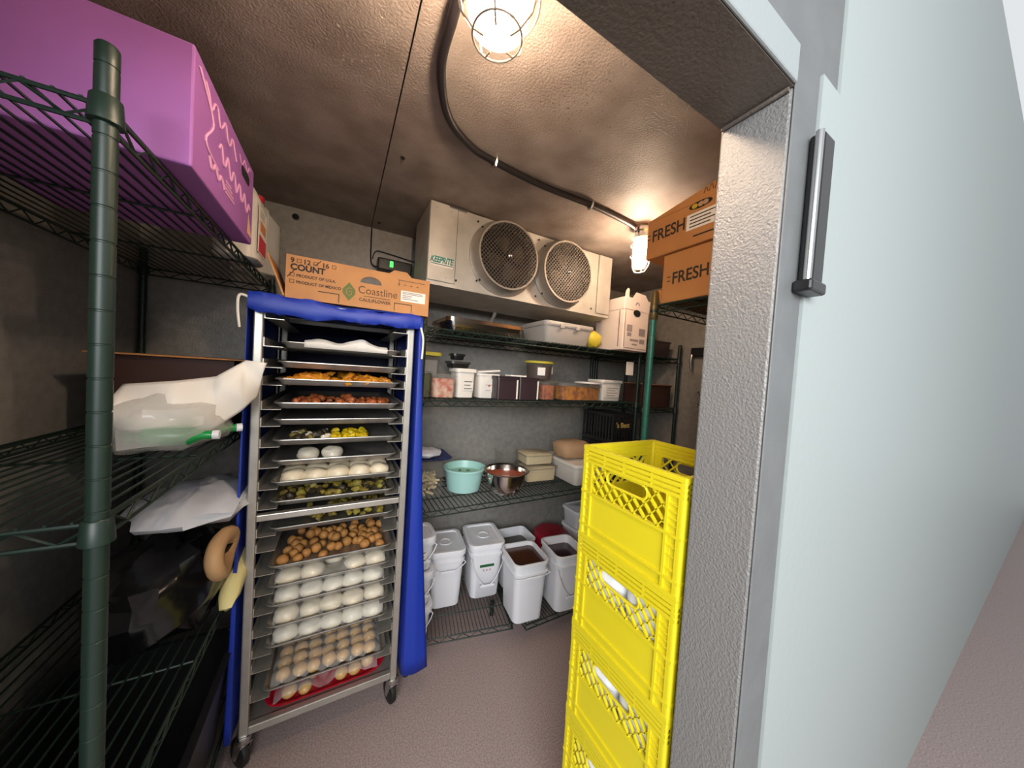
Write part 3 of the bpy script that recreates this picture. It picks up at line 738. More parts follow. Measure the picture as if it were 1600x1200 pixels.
def sticker(parent, x, y, z, wx, hz, m_=None, rz=0, lines=3, ink=None, name='label_sticker'):
    """thin label on a face looking along -y of the parent, turned rz about z"""
    Mx = Matrix.Rotation(math.radians(rz), 4, 'Z')
    s_ = MB().box(-wx / 2, wx / 2, -.0012, 0, -hz / 2, hz / 2).build(name, m_ or M_paper, parent)
    s_.location = (x, y, z); s_.rotation_euler = (0, 0, math.radians(rz))
    if lines:
        l_ = MB()
        for k in range(lines):
            zz = hz * (.32 - .64 * k / max(1, lines - 1)); l_.box(-wx * .4, wx * (.4 - .18 * (k % 2)), -.0016, -.0012, zz - hz * .035, zz + hz * .035)
        l_.build('printed_lines', ink or M_inkgrey, s_)
    return s_

# ------------------------------------------------------------------ top back shelf
tub('steam_pan', 'long shallow stainless pan on the top back shelf', 'pan', (.69, 1.70, S1), .46, .30, .07, M_steel, 2, .93, .03, .0012, .01)
t = tub('storage_tote', 'grey plastic tote with a lipped lid on the top back shelf', 'tote', (1.222, 1.66, S1), .37, .30, .118, M_greytub, 0, .88, .03, .003, .009, lid=M_greytub)
for dx in (-.09, .03): MB().box(dx, dx + .03, -.166, -.158, .088, .112).build('latch', M_greytub, t, bevel=.004)
b = MB().blob((0, 0, .06), .075, .06, .06, 12, 8, .25, 1.2, 4, flat=1)
b.build('yellow_bag', M_yellowpl, smooth=True, loc=(1.472, 1.60, S1)); o = bpy.data.objects['yellow_bag']
tag(o, 'crumpled yellow bag between the grey tote and the white carton', 'bag')
t = thing('produce_carton', 'white cardboard produce carton with a round hand hole on the top back shelf', 'carton', (1.688, 1.545, S1), 0)
wb = MB()
wx, wy, hz = .235, .25, .335
wb.loft([rr(0, 0, 0, wx, wy, .004, 1), rr(0, 0, hz, wx, wy, .004, 1)])
wb.build('box_body', M_whitecard, t, bevel=.003)
MB().loft([rr(0, 0, hz - .075, wx + .008, wy + .008, .004, 1), rr(0, 0, hz + .004, wx + .008, wy + .008, .004, 1)]).build('box_lid', M_whitecard, t, bevel=.003)
fl = MB(); panel(fl, [[(-.117, 0), (-.085, 0), (-.085, .05), (-.10, .055), (-.117, .03)], [(-.05, 0), (.10, 0), (.07, .035), (-.02, .04)]], -.126, -.122)
for v in fl.v: v.z += hz + .004
fl.build('torn_flaps', M_whitecard, t)
hb = MB(); panel(hb, [[(-.005 + .033 * math.cos(q), .245 + .021 * math.sin(q)) for q in [2 * math.pi * k / 16 for k in range(16)]]], -wy / 2 - .0056, -wy / 2 - .0040)
hb.build('hand_hole', M_dark, t)
pr = MB()
for x0, x1, z0, z1 in ((-.085, -.035, .12, .165), (-.08, -.04, .09, .115), (-.05, .03, .06, .075), (.03, .09, .10, .15), (.04, .09, .05, .08), (-.03, .02, .035, .045)): pr.box(x0, x1, -wy / 2 - .0007, -wy / 2, z0, z1)
pr.build('printed_blocks', M_inkgrey, t)
ln = MB().box(-wx / 2 - .0008, -wx / 2, -.09, -.085, .02, hz - .08).box(-wx / 2 + .012, -wx / 2 + .015, -wy / 2 - .0008, -wy / 2, .02, hz - .08).box(-wx / 2 + .012, wx / 2 - .01, -wy / 2 - .0008, -wy / 2, .012, .015)
ln.build('printed_border', M_ink, t)
lf = MB()
for k in range(5):
    a = math.radians(90 + (k - 2) * 38); lf.blob((-.005 + .016 * math.cos(a), -wy / 2 - .0045, .295 + .016 * math.sin(a)), .006, .0012, .006, 8, 5)
lf.build('leaf_print', M_inkgrey, t)

# ------------------------------------------------------------------ second back shelf
t = tub('food_tub', 'tall clear tub with a yellow lid at the left end of the second shelf', 'tub', (.44, 1.84, S2), .13, .14, .235, M_clear, 0, .85, .025, lid=M_yellowpl, fill=M_greytub, fill_h=.85)
tub('food_tub', 'clear tub of green pickle half hidden behind the blue rack cover', 'tub', (.362, 1.60, S2), .085, .12, .135, M_clear, 0, .85, .02, fill=M_greenmix, fill_h=.9)
tub('food_tub', 'clear tub of red and white chopped food on the second shelf', 'tub', (.46, 1.585, S2), .135, .11, .125, M_clear, 0, .87, .02, fill=M_redmix, fill_h=.82)
t = tub('white_tub', 'white tub with printed side carrying the two black containers', 'tub', (.60, 1.665, S2), .115, .115, .152, M_white2, 4, .86, .02, lid=M_white2)
sticker(t, .012, -.0535, .07, .06, .06, M_white2, 0, 3, M_ink)
tub('black_container', 'wide black takeaway container, lower of two on the white tub', 'container', (.575, 1.685, S2 + .161), .12, .10, .036, M_blackpl, 3, .85, .02, lid=M_clear)
tub('black_container', 'small black takeaway container, topmost on the white tub', 'container', (.568, 1.685, S2 + .206), .075, .07, .034, M_blackpl, 3, .85, .018)
t = tub('white_tub', 'white tub with tilted lid and small red print on the second shelf', 'tub', (.742, 1.665, S2), .135, .115, .14, M_white2, 0, .86, .02)
MB().loft([rr(0, 0, 0, .142, .122, .02), rr(0, 0, .01, .142, .122, .02)]).build('lid', M_white2, t, smooth=True, loc=(0, 0, .149), rot=(0, math.radians(-6), 0))
st = sticker(t, .0, -.0535, .06, .05, .05, M_white2, 0, 2, M_inkgrey)
MB().blob((0, -.0016, .012), .006, .001, .006, 8, 5).build('red_print', M_redlabel, st)
M_darktub = mat('dark_tub', '#35272a', .3)
for (x, w_, l) in ((.825, .135, 'dark brown tub, left one of the adjoining pair'), (.965, .135, 'dark brown tub, right one of the adjoining pair')):
    t = tub('dark_tub', l, 'tub', (x, 1.59, S2), w_, .11, .125, M_darktub, 0, .95, .012)
    MB().box(w_ / 2 - .014, w_ / 2 - .004, -.0575, -.054, .005, .115).build('corner_strip', M_white2, t, bevel=.002)
    MB().loft([rr(0, 0, 0, w_ + .008, .12, .014), rr(0, 0, .006, w_ + .008, .12, .014)]).build('lid', M_darktub, t, loc=(0, 0, .126))
tag(MB().box(-.06, .05, -.035, .03, 0, .008).build('folded_paper', M_paper, bevel=.002, loc=(.90, 1.585, S2 + .1335), rot=(0, 0, .1)), 'flat scrap of white paper on the lids of the dark tubs', 'paper')
t = round_tub('round_tub', 'round clear tub with a yellow lid and two white labels', 'tub', (1.155, 1.735, S2 + .12), .092, .115, M_clear, .88, lid=M_yellowpl, fill=M_maroon, fill_h=.85)
sticker(t, -.035, -.084, .055, .05, .05, M_paper, -22, 0); sticker(t, .065, -.063, .065, .035, .045, M_paper, 42, 0)
tub('food_tub', 'clear lidded tub of brown food under the round yellow lidded tub', 'tub', (1.155, 1.735, S2), .22, .18, .11, M_clear, 0, .9, .02, lid=M_clear, fill=M_maroon, fill_h=.85)
tub('food_tub', 'narrow clear tub of dark red food beside the dark tubs', 'tub', (1.115, 1.59, S2), .105, .10, .108, M_clear, 0, .9, .015, fill=M_brownsnack, fill_h=.85)
t = tub('food_tub', 'wide clear tub of orange pickle on the second shelf', 'tub', (1.37, 1.60, S2), .34, .14, .105, M_clear, 0, .92, .02, lid=M_clear, fill=M_orangemix, fill_h=.86)
round_tub('loose_lid', 'white round lid lying on the orange pickle tub', 'plate', (1.47, 1.60, S2 + .1135), .085, .012, M_white2, .97)  # a loose round lid resting on the tub, kept as its own object
t = tub('white_tub', 'white printed tub at the right end of the second shelf', 'tub', (1.69, 1.66, S2), .20, .15, .14, M_white2, 0, .88, .02, lid=M_white2)
sticker(t, 0, -.0735, .065, .13, .08, M_white2, 0, 4, M_inkgrey)
tag(MB().box(-.035, .035, -.001, .001, -.09, 0).build('paper_tag', M_paper, loc=(1.73, 1.482, 1.635)), 'white paper tag hanging below the top back shelf', 'tag')

# ------------------------------------------------------------------ third back shelf
t = tub('food_tub', 'clear tub of cream coloured strips under the blue tray', 'tub', (.445, 1.74, S3), .17, .16, .21, M_clear, 0, .93, .02)
k_ = MB()
for i in range(60):
    c = Vector((random.uniform(-.055, .055), random.uniform(-.055, .055), random.uniform(.012, .115)))
    M4 = Matrix.Translation(c) @ Euler((random.uniform(-.4, .4), random.uniform(-.5, .5), random.uniform(0, 3))).to_matrix().to_4x4()
    k_.box(-.022, .022, -.006, .006, -.006, .006, M4)
o = k_.build('contents', M_cream, t, bevel=.002); o['kind'] = 'stuff'
t = thing('blue_tray', 'dark blue tray on the tub of cream strips', 'tray', (.455, 1.72, S3 + .212))
M_navy = mat('navy_plastic', '#16205a', .35)
MB().loft([rr(0, 0, 0, .17, .19, .02), rr(0, 0, .01, .20, .215, .025), rr(0, 0, .014, .20, .215, .025), rr(0, 0, .005, .165, .185, .02)]).build('tray_body', M_navy, t, smooth=True)
tag(MB().blob((0, 0, .02), .085, .08, .024, 16, 9, .25, 1.3, 3, flat=.8).build('white_bag', M_bagw, smooth=True, loc=(.425, 1.70, S3 + .222)), 'flat white plastic bag lying on the dark blue tray', 'bag')
t = round_tub('plastic_basin', 'round mint green plastic basin holding a few green leaves', 'basin', (.672, 1.74, S3), .118, .135, M_teal, .82, rim=.008, n=40)
MB().lathe([(.10, .03), (.108, .09), (.104, .094)], (0, 0, 0), 32).build('contents', mat('mint_liquid', '#9fcdb6', .4), t, smooth=True)
for i in range(4):
    q = MB().blob((0, 0, 0), .014, .008, .002, 8, 5, .3, 1, i).build('green_leaf', M_greenleaf, smooth=True, loc=(.672 + (-.03, .02, .035, -.01)[i], 1.74 + (.01, -.02, .03, .05)[i], S3 + .0965), rot=(0, 0, i * 1.3))
    tag(q, 'small dark green leaf floating in the mint green basin', 'leaf', 'leaves in the basin')
t = thing('mixing_bowl', 'stainless steel mixing bowl of reddish sauce on the third shelf', 'bowl', (.882, 1.60, S3))
prof = [(.05, 0), (.075, .004), (.098, .03), (.112, .08), (.118, .125), (.132, .132), (.134, .135), (.131, .137), (.117, .130), (.110, .08), (.094, .032), (.07, .008)]
MB().lathe(prof, (0, 0, 0), 48).build('bowl_body', M_steel, t, smooth=True)
MB().lathe([(.09, .03), (.113, .102), (.108, .104), (.06, .107), (.02, .103)], (0, 0, 0), 36).build('contents', M_redsauce, t, smooth=True)
for a in (-1, 1):
    MB().tube(smooth_path([(a * .118, -.03, .10), (a * .145, -.025, .115), (a * .15, 0, .12), (a * .145, .025, .115), (a * .118, .03, .10)]), .003, 6).build('handle', M_steel, t, smooth=True)
tub('food_tub', 'clear tub of pale dough, lower of two stacked beside the bowl', 'tub', (1.20, 1.76, S3), .24, .19, .10, M_clear, -4, .92, .02, fill=M_cream, fill_h=.9, lid=M_clear)
tub('food_tub', 'clear tub of pale dough, upper of two stacked beside the bowl', 'tub', (1.19, 1.77, S3 + .109), .22, .18, .075, M_clear, -4, .92, .02, fill=M_cream, fill_h=.9, lid=M_clear)
tub('food_tub', 'empty clear tub behind the stacked dough tubs', 'tub', (1.05, 1.89, S3), .16, .16, .17, M_clear, 0, .9, .02)
t = tub('storage_bin', 'large off white lidded bin behind the yellow crates', 'bin', (1.50, 1.70, S3), .30, .36, .13, M_white2, 0, .93, .03, lid=M_white2)
tag(MB().blob((0, 0, .06), .13, .10, .062, 18, 10, .12, 1.2, 8, flat=.97, pw=.62).build('brown_paper_bag', M_brownbag, smooth=True, loc=(1.47, 1.72, S3 + .139)), 'brown paper bag lying on the off white bin', 'bag')
# black crates at the right end
t = thing('black_crate', 'black plastic crate with pale lettering beside the off white bin', 'crate', (1.745, 1.66, S3 + .26), 0)
def black_crate(t):
    MB().box(-.10, .10, -.15, .15, 0, .006).build('base', M_blackpl, t)
    for s_ in (-1, 1):
        q = MB(); x = s_ * .1
        q.box(x - .003, x + .003, -.15, .15, .19, .21).box(x - .003, x + .003, -.15, .15, .006, .03)
        for i in range(11): q.box(x - .003, x + .003, -.15 + .0285 * i, -.15 + .0285 * i + .014, .03, .19)
        q.build('side_wall', M_blackpl, t)
        q = MB(); y = s_ * .15
        q.box(-.1, .1, y - .003, y + .003, .19, .21).box(-.1, .1, y - .003, y + .003, .006, .03)
        for i in range(8): q.box(-.1 + .0275 * i, -.1 + .0275 * i + .012, y - .003, y + .003, .03, .19)
        q.build('end_wall', M_blackpl, t)
black_crate(t)
sg = MB().box(-.085, .085, -.156, -.1535, .10, .17).build('sign_plate', M_blackpl, t)
text('lettering', "'s Best", .05, mat('yellow_ink', '#b49a52', .6), sg, (-.08, -.157, .118), bold=.0008)
t2 = thing('black_crate', 'plain black plastic crate under the lettered black crate', 'crate', (1.745, 1.66, S3), 0)
black_crate(t2)
MB().box(-.09, .09, -.14, .14, .006, .20).build('contents', M_darkfood, t2)
t2.scale = (1, 1, 1.22)

# ------------------------------------------------------------------ buckets on the floor racks
def bucket(label, loc, wx, wy, h, rz, lid=True, fill=None, fh=.8, group=None, handle=True, drop=.5):
    t = thing('square_bucket', label, 'bucket', loc, rz, group); tp = .86; r = .035
    k = lambda s_: tp + (1 - tp) * s_
    z1 = h * .80
    R = [rr(0, 0, 0, wx * tp - .012, wy * tp - .012, r), rr(0, 0, .006, wx * tp, wy * tp, r), rr(0, 0, z1, wx * k(.8), wy * k(.8), r), rr(0, 0, z1, wx * k(.8) + .014, wy * k(.8) + .014, r), rr(0, 0, z1 + .012, wx * k(.8) + .016, wy * k(.8) + .016, r), rr(0, 0, z1 + .013, wx * k(.8) + .005, wy * k(.8) + .005, r),
         rr(0, 0, h - .02, wx - .004, wy - .004, r), rr(0, 0, h - .019, wx + .012, wy + .012, r + .004), rr(0, 0, h - .002, wx + .014, wy + .014, r + .004), rr(0, 0, h, wx + .010, wy + .010, r + .003), rr(0, 0, h, wx - .008, wy - .008, r - .002), rr(0, 0, .012, wx * tp - .012, wy * tp - .012, r - .006)]
    MB().loft(R).build('body', M_white, t, smooth=True)
    if lid:
        L = [rr(0, 0, h - .022, wx + .018, wy + .018, r + .005), rr(0, 0, h + .006, wx + .020, wy + .020, r + .005), rr(0, 0, h + .010, wx + .014, wy + .014, r + .003), rr(0, 0, h + .010, wx - .022, wy - .022, r - .006), rr(0, 0, h + .002, wx - .03, wy - .03, r - .008),
             rr(0, 0, h + .002, wx * .42, wx * .42, wx * .2), rr(0, 0, h + .006, wx * .40, wx * .40, wx * .19), rr(0, 0, h + .006, wx * .3, wx * .3, wx * .145), rr(0, 0, h + .002, wx * .27, wx * .27, wx * .13)]
        MB().loft(L).build('lid', M_white, t, smooth=True)
    if fill:
        s_ = fh; MB().loft([rr(0, 0, h * fh - .03, wx * k(s_) - .02, wy * k(s_) - .02, r - .006), rr(0, 0, h * fh, wx * k(s_) - .012, wy * k(s_) - .012, r - .006)]).build('contents', fill, t, smooth=True)
    if handle:
        P_ = []
        for q in range(13):
            u = q / 12; x = -wx / 2 - .004 + (wx + .008) * u
            P_.append((x, -wy / 2 * .97 - .012 - .01 * math.sin(math.pi * u), z1 - h * drop * math.sin(math.pi * u) ** .8 + .004))
        hd = MB().tube([(-wx / 2 + .01, -wy * .3, z1 + .006)] + P_ + [(wx / 2 - .01, -wy * .3, z1 + .006)], .0028, 6).build('bail_handle', M_white, t, smooth=True)
        c = P_[6]; MB().box(c[0] - .045, c[0] + .045, c[1] - .005, c[1] + .004, c[2] - .004, c[2] + .010).build('hand_grip', M_white, hd, bevel=.003)
    return t
zz = S4
for i, l in enumerate(('small white pail at the bottom of the three pail stack', 'small white pail in the middle of the three pail stack', 'small white lidded pail on top of the three pail stack')):
    t = bucket(l, (.385, 1.605, zz), .145, .16, .168, 0, True, None, group='stacked white pails', drop=.45); zz += .179
    sticker(t, .008, -.0745, .08, .046, .06, M_paper, 0, 3, M_ink)
bucket('tall white lidded bucket with its handle up, right of the pail stack', (.60, 1.80, S4), .195, .245, .335, -8, True, drop=.12)
t = bucket('white lidded bucket with a green tape strip on its front', (.845, 1.79, S4), .205, .26, .335, -8, True, drop=.52)
MB().box(-.045, .045, -.1235, -.1205, .20, .218).build('tape_strip', M_greentape, t)
pr = MB()
for x in (-.02, .0, .02): pr.box(x - .005, x + .005, -.1225, -.1205, .175, .185)
pr.build('red_marks', mat('faded_red_ink', '#b08a8a', .6), t)
bucket('open white bucket nearly full of brown sauce', (.985, 1.50, S4), .205, .225, .345, -6, False, M_sauce, .93, drop=.02)
bucket('open white bucket of dark purple sauce beside the yellow crates', (1.25, 1.475, S4), .205, .225, .345, -6, False, M_sauce2, .86, drop=.5)
t = tub('white_bin', 'open white bin of dark contents behind the brown sauce bucket', 'bin', (1.075, 1.775, S4), .23, .20, .30, M_white, -3, .9, .035, fill=M_darkfood, fill_h=.8)
t = thing('red_basin', 'upturned dark red plastic basin behind the sauce buckets', 'basin', (1.39, 1.79, S4))
MB().lathe([(.15, 0), (.155, .004), (.15, .02), (.13, .24), (.11, .262), (.02, .266)], (0, 0, 0), 36).build('basin_body', M_redlid, t, smooth=True)
MB().lathe([(.158, 0), (.162, .006), (.158, .014), (.15, .014)], (0, 0, 0), 36, cap0=False, cap1=False).build('rim', M_redlid, t, smooth=True)
zz = S4
for i, l in enumerate(('white tub at the bottom of the nested stack behind the yellow crates', 'white tub in the middle of the nested stack behind the yellow crates', 'white lidded tub on top of the stack behind the yellow crates')):
    tub('white_tub', l, 'tub', (1.66, 1.79, zz), .22, .18, .125, M_white, 0, .88, .03, lid=M_white, group='stacked white tubs'); zz += .134

# ------------------------------------------------------------------ yellow crates
CW, CH = .312, .2615
def crate_side(parent):
    """one wall in local x (along) / z (up), outer face at y = -CW/2"""
    b = MB(); y0 = -CW / 2; W = CW / 2
    sk = .0035
    for z0, z1, d in ((.250, .2610, .0), (.2385, .2465, .001), (.2265, .2345, .001), (.2145, .2225, .001), (.128, .134, .0), (.034, .040, .0), (.0, .010, .0)):
        b.box(-W + .004, W - .004, y0 + d, y0 + .012, z0, z1)
    b.box(-W + .006, W - .006, y0 + .006, y0 + .010, .2145, .2560)      # backing of the ribbed rim
    b.box(-W + .03, W - .03, y0 + .005, y0 + .009, .040, .128)          # plain panel
    b.box(-W + .006, W - .006, y0 + .006, y0 + .010, 0, .034)           # base band
    for x in (-W + .036, W - .044): b.box(x, x + .006, y0 + .0005, y0 + .011, .010, .2145)
    for x in (-W + .012, W - .016): b.box(x, x + .004, y0 + .001, y0 + .010, .01, .2145)
    for x in (-.075, -.01, .07): b.box(x, x + .004, y0 + .001, y0 + .009, .2145, .2560)
    for s_ in (-1, 1):                                                    # corner columns with ribs
        xa, xb = (-W + .006, -W + .038) if s_ < 0 else (W - .038, W - .006)
        b.box(xa, xb, y0 + .006, y0 + .010, .034, .2145)
        for z in (.055, .085, .105, .15, .165, .18, .195): b.box(xa, xb, y0 + .002, y0 + .008, z, z + .003)
    # lattice with hand hole
    X0, X1, Z0, Z1 = -W + .042, W - .044, .134, .2145
    hx0, hx1, hz_, hr = -.045, .045, .194, .0165
    def inside_handle(x, z, g=0):
        q = min(max(x, hx0), hx1); return math.hypot(x - q, z - hz_) < hr + g
    def bar(xa, za, xb, zb, wdt, dep):
        L = math.hypot(xb - xa, zb - za); n = int(L / .002); run = None
        def emit(t0, t1):
            if t1 - t0 < .004 / L: return
            p0 = Vector((xa + (xb - xa) * t0, 0, za + (zb - za) * t0)); p1 = Vector((xa + (xb - xa) * t1, 0, za + (zb - za) * t1))
            mid = (p0 + p1) / 2; ang = math.atan2(p1.z - p0.z, p1.x - p0.x); l = (p1 - p0).length / 2
            M4 = Matrix.Translation((mid.x, y0 + .003, mid.z)) @ Matrix.Rotation(-ang, 4, 'Y')
            b.box(-l, l, 0, dep, -wdt / 2, wdt / 2, M4)
        for i in range(n + 1):
            t = i / n; x = xa + (xb - xa) * t; z = za + (zb - za) * t
            ok = X0 <= x <= X1 and Z0 <= z <= Z1 and not inside_handle(x, z)
            if ok and run is None: run = t
            if (not ok) and run is not None: emit(run, t); run = None
        if run is not None: emit(run, 1)
    k = -.30
    while k < .3:
        bar(k, .24, k + .13, .11, .005, .007); k += .032
    k = -.30
    while k < .4:
        bar(k, .24, k - .11, .11, .0022, .005); k += .032
    ring = [(hx1 + (hr + .001) * math.cos(a), y0 + .006, hz_ + (hr + .001) * math.sin(a)) for a in [math.radians(-90 + 180 * i / 8) for i in range(9)]] + [(hx0 + (hr + .001) * math.cos(a), y0 + .006, hz_ + (hr + .001) * math.sin(a)) for a in [math.radians(90 + 180 * i / 8) for i in range(9)]]
    b.tube(ring, .0035, 6, closed=True)
    return b.build('side_wall', M_yellow, parent)
cx_, cy_ = .628 + CW / 2, .372 + CW / 2
def crate(label, z):
    t = thing('milk_crate', label, 'crate', (cx_, cy_, z), 0, 'stacked yellow crates')
    s0 = crate_side(t)
    for k in (1, 2, 3):
        q = s0.copy(); C.objects.link(q); q.parent = t; q.rotation_euler = (0, 0, math.radians(90 * k))
    g = MB()
    for i in range(12):
        p = -CW / 2 + .012 + (CW - .024) * i / 11
        g.box(p - .003, p + .003, -CW / 2 + .011, CW / 2 - .011, .004, .010).box(-CW / 2 + .011, CW / 2 - .011, p - .003, p + .003, .002, .008)
    g.build('base_grid', M_yellow, t)
    for sx in (-1, 1):
        for sy in (-1, 1): MB().loft([rr(sx * (CW / 2 - .010), sy * (CW / 2 - .010), 0.001, .018, .018, .006), rr(sx * (CW / 2 - .010), sy * (CW / 2 - .010), CH - .002, .018, .018, .006)]).build('corner_post', M_yellow, t, smooth=True)
    return t
CL = ['bottom yellow crate of the stack by the door jamb', 'fourth yellow crate from the top of the stack', 'middle yellow crate of the stack, holding white jugs', 'second yellow crate from the top, holding white jugs', 'topmost yellow crate of the stack, standing empty']
c0 = crate(CL[0], .002)
for k in range(1, 5): dup(c0, (cx_, cy_, .002 + CH * k), 0, CL[k], 'stacked yellow crates')
def jug(label, loc, group=None):
    t = thing('milk_jug', label, 'jug', loc, 0, group)
    R = [rr(0, 0, 0, .120, .120, .03), rr(0, 0, .004, .134, .134, .03), rr(0, 0, .198, .134, .134, .03), rr(0, 0, .212, .12, .12, .04), rr(0, 0, .222, .06, .06, .028), rr(0, 0, .226, .042, .042, .02)]
    MB().loft(R).build('body', M_white, t, smooth=True)
    MB().lathe([(.022, .2255), (.022, .240), (.018, .242)], (0, 0, 0), 18).build('cap', M_white, t, smooth=True)
    return t
jn = None
GR = {1: 'in the fourth yellow crate from the top', 2: 'in the middle yellow crate', 3: 'in the second yellow crate from the top'}
for k in (1, 2, 3):
    for i, (dx, dy) in enumerate(((-.072, -.0705), (-.072, .0705), (.070, -.0705), (.070, .0705))):
        l = 'white plastic milk jug ' + GR[k]
        loc = (cx_ + dx, cy_ + dy, .002 + CH * k + .0105)
        if jn is None: jn = jug(l, loc, 'milk jugs ' + GR[k])
        else: dup(jn, loc, 0, l, 'milk jugs ' + GR[k])

# ------------------------------------------------------------------ brown produce boxes on the right shelf
def fresh_box(label, loc, wx, wy, hz, topflap, rz, text_y, tz, hole):
    t = thing('produce_box', label, 'box', loc, rz)
    # face looks along -x; local y runs to the far end
    b = MB().box(0, wx, 0, wy, 0, hz); b.build('box_body', M_card2, t, bevel=.004)
    if topflap:
        f = MB(); bb = [(0, 0), (wy, 0), (wy, .004), (.15, .055), (.145, .040), (.05, .075), (0, .085)]
        n = len(bb)
        for x in (0, .005):
            for y, z in bb: f.v.append(Vector((x, y, hz + z - .001)))
        f.face(range(n)); f.face([n + i for i in reversed(range(n))])
        for i in range(n): f.face((i, (i + 1) % n, n + (i + 1) % n, n + i))
        f.build('raised_flap', M_card2, t)
    text('lettering', 'FRESH', .068, M_ink, t, (-.0008, text_y, tz), -90, bold=.0009, sx=.82, tilt=1)
    dz = MB()
    for y in (text_y + .02, text_y - .185):
        for q in (.015, .032): dz.box(-.0008, 0, y - .012, y + .002, tz + q - .002, tz + q + .002)
    dz.build('dash_marks', M_ink, t)
    return t
bx_ = 1.205
t = fresh_box('brown cardboard produce box on the right shelf, upper of two', (1.188, .50, 2.052), .40, .475, .165, True, 0, .448, .072, True)
hh_ = MB()
hp = [(0, .24 + .045 * math.cos(a), .150 + .014 * math.sin(a)) for a in [2 * math.pi * i / 16 for i in range(16)]]
hh_.v += [Vector((-.0012, p[1], p[2])) for p in hp] + [Vector((0, p[1], p[2])) for p in hp]
hh_.face(range(16)); hh_.face([16 + i for i in range(16)])
for i in range(16): hh_.face((i, (i + 1) % 16, 16 + (i + 1) % 16, 16 + i))
hh_.build('hand_hole', M_dark, t)
for (y, m_) in ((.262, M_yel), (.238, M_tan), (.22, M_brownbag)):
    MB().blob((-.001, y, .150), .004, .012, .010, 8, 6).build('produce_glimpse', m_, t, smooth=True)
st = sticker(t, -.0003, .225, .092, .13, .062, M_paper, -90, 4, M_ink)
sl = MB().box(-.0008, 0, .17, .26, .030, .036); sl.build('slot_cut', M_ink, t)
for k in range(3): MB().tube(smooth_path([(-.001, .23 - .02 * k, .185), (-.001, .222 - .02 * k, .205 + .004 * k), (-.001, .215 - .02 * k, .187)]), .0015, 5).build('flap_print', M_inkbrown, t)
t = fresh_box('brown cardboard produce box on the right shelf, lower of two', (1.2, .42, RS), .42, .47, .205, False, 0, .425, .075, True)
hb = MB().blob((-.0005, .175, .165), .0015, .024, .018, 16, 8); hb.build('hand_hole', M_dark, t)
sticker(t, -.0003, .165, .105, .10, .065, M_paper, -90, 3, M_ink)
fl = MB().box(0, .10, 0, .006, 0, .06); fl.build('end_flap', M_card2, t, loc=(.01, .472, .01), rot=(math.radians(-18), 0, 0))
sl = MB().tube([(-.001, .22, .045), (-.001, .15, .050), (-.001, .12, .047)], .0012, 5).tube([(-.001, .20, .033), (-.001, .13, .038)], .0012, 5); sl.build('crease_print', M_ink, t)

# corner shelving items and hooks on the right wall
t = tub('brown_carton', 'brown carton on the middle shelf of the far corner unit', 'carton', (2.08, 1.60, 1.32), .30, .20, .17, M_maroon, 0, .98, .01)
MB().box(-.15, .15, -.10, .10, .17, .174).build('carton_top', M_card, t)
tub('steam_pan', 'shallow steel pan under the top shelf of the far corner unit', 'pan', (2.08, 1.60, .80), .30, .20, .08, M_steel, 0, .92, .02)
tub('dark_tub', 'dark tub on the top shelf of the far corner unit', 'tub', (2.08, 1.62, 1.70), .28, .2, .12, M_darktub, 0, .92, .02)
t = thing('wall_hook', 'dark metal bracket with a pale tip on the right wall', 'hook', (RW, 1.36, 1.62))
MB().box(-.05, 0, -.11, .04, .10, .16).build('bracket', M_blackpl, t, bevel=.006)
MB().tube([(-.045, .03, .11), (-.05, .034, .05), (-.04, .03, 0)], .010, 8).build('hook_tip', M_chrome, t, smooth=True)
ch = MB()
for i in range(7):
    a = math.radians(-60 + 20 * i); ch.blob((RW - .012, 1.37 - .05 * math.cos(a), 1.41 + .06 * math.sin(a)), .008, .008, .008, 8, 6)
tag(ch.build('bead_chain', M_chrome, smooth=True), 'short pale bead chain hanging on the right wall', 'chain')

# ------------------------------------------------------------------ hinge outside
t = thing('door_hinge', 'dark door hinge with a bright bar at the right door frame', 'hinge', (.688, FO - .003, 1.672))
MB().box(-.012, .05, -.028, -.001, 0, .02).box(.005, .05, -.022, -.001, .02, .27).build('hinge_leaf', M_blackpl, t, bevel=.004)
MB().lathe([(.006, .02), (.006, .27)], (.002, -.016, 0), 12).build('hinge_pin', M_chrome, t, smooth=True)

# ------------------------------------------------------------------ left shelving contents
t = thing('purple_carton', 'purple produce carton with pink script on the top left shelf', 'carton', (-.272, .86, L1), 0)
pw, py, ph = .40, .465, .235
MB().box(-pw, 0, 0, py, .002, ph).build('box_body', M_purple, t, bevel=.004)
hl = MB(); pts_ = rr(0, 0, 0, .085, .028, .013)
hl.v += [Vector((-.0005, .37 + p.x, .175 + p.y)) for p in pts_] + [Vector((.0008, .37 + p.x, .175 + p.y)) for p in pts_]
n = len(pts_); hl.face(range(n)); hl.face([n + i for i in range(n)])
for i in range(n): hl.face((i, (i + 1) % n, n + (i + 1) % n, n + i))
hl.build('hand_hole', M_dark, t)
sc = MB()
def stroke(y, z, a, b_, amp, n_=18, ph_=0):
    return smooth_path([(.001, y + a * i / n_, z + b_ * i / n_ + amp * math.sin(i * 1.9 + ph_)) for i in range(n_ + 1)], 3)
sc.tube(stroke(.14, .12, .28, -.03, .02), .003, 5); sc.tube(stroke(.05, .19, .22, -.01, .018, 12, 1), .003, 5); sc.tube(stroke(.08, .06, .10, -.005, .010, 8, 2), .004, 5)
sc.tube(stroke(.30, .19, .12, .02, .012, 7, 2), .002, 5); sc.tube(smooth_path([(.001, .02, .21), (.001, .10, .15), (.001, .06, .09), (.001, .14, .07)]), .003, 5)
for i in range(4): sc.box(0, .0012, .20, .27 - .01 * i, .045 + .009 * i, .051 + .009 * i)
sc.build('script_print', M_pink, t)
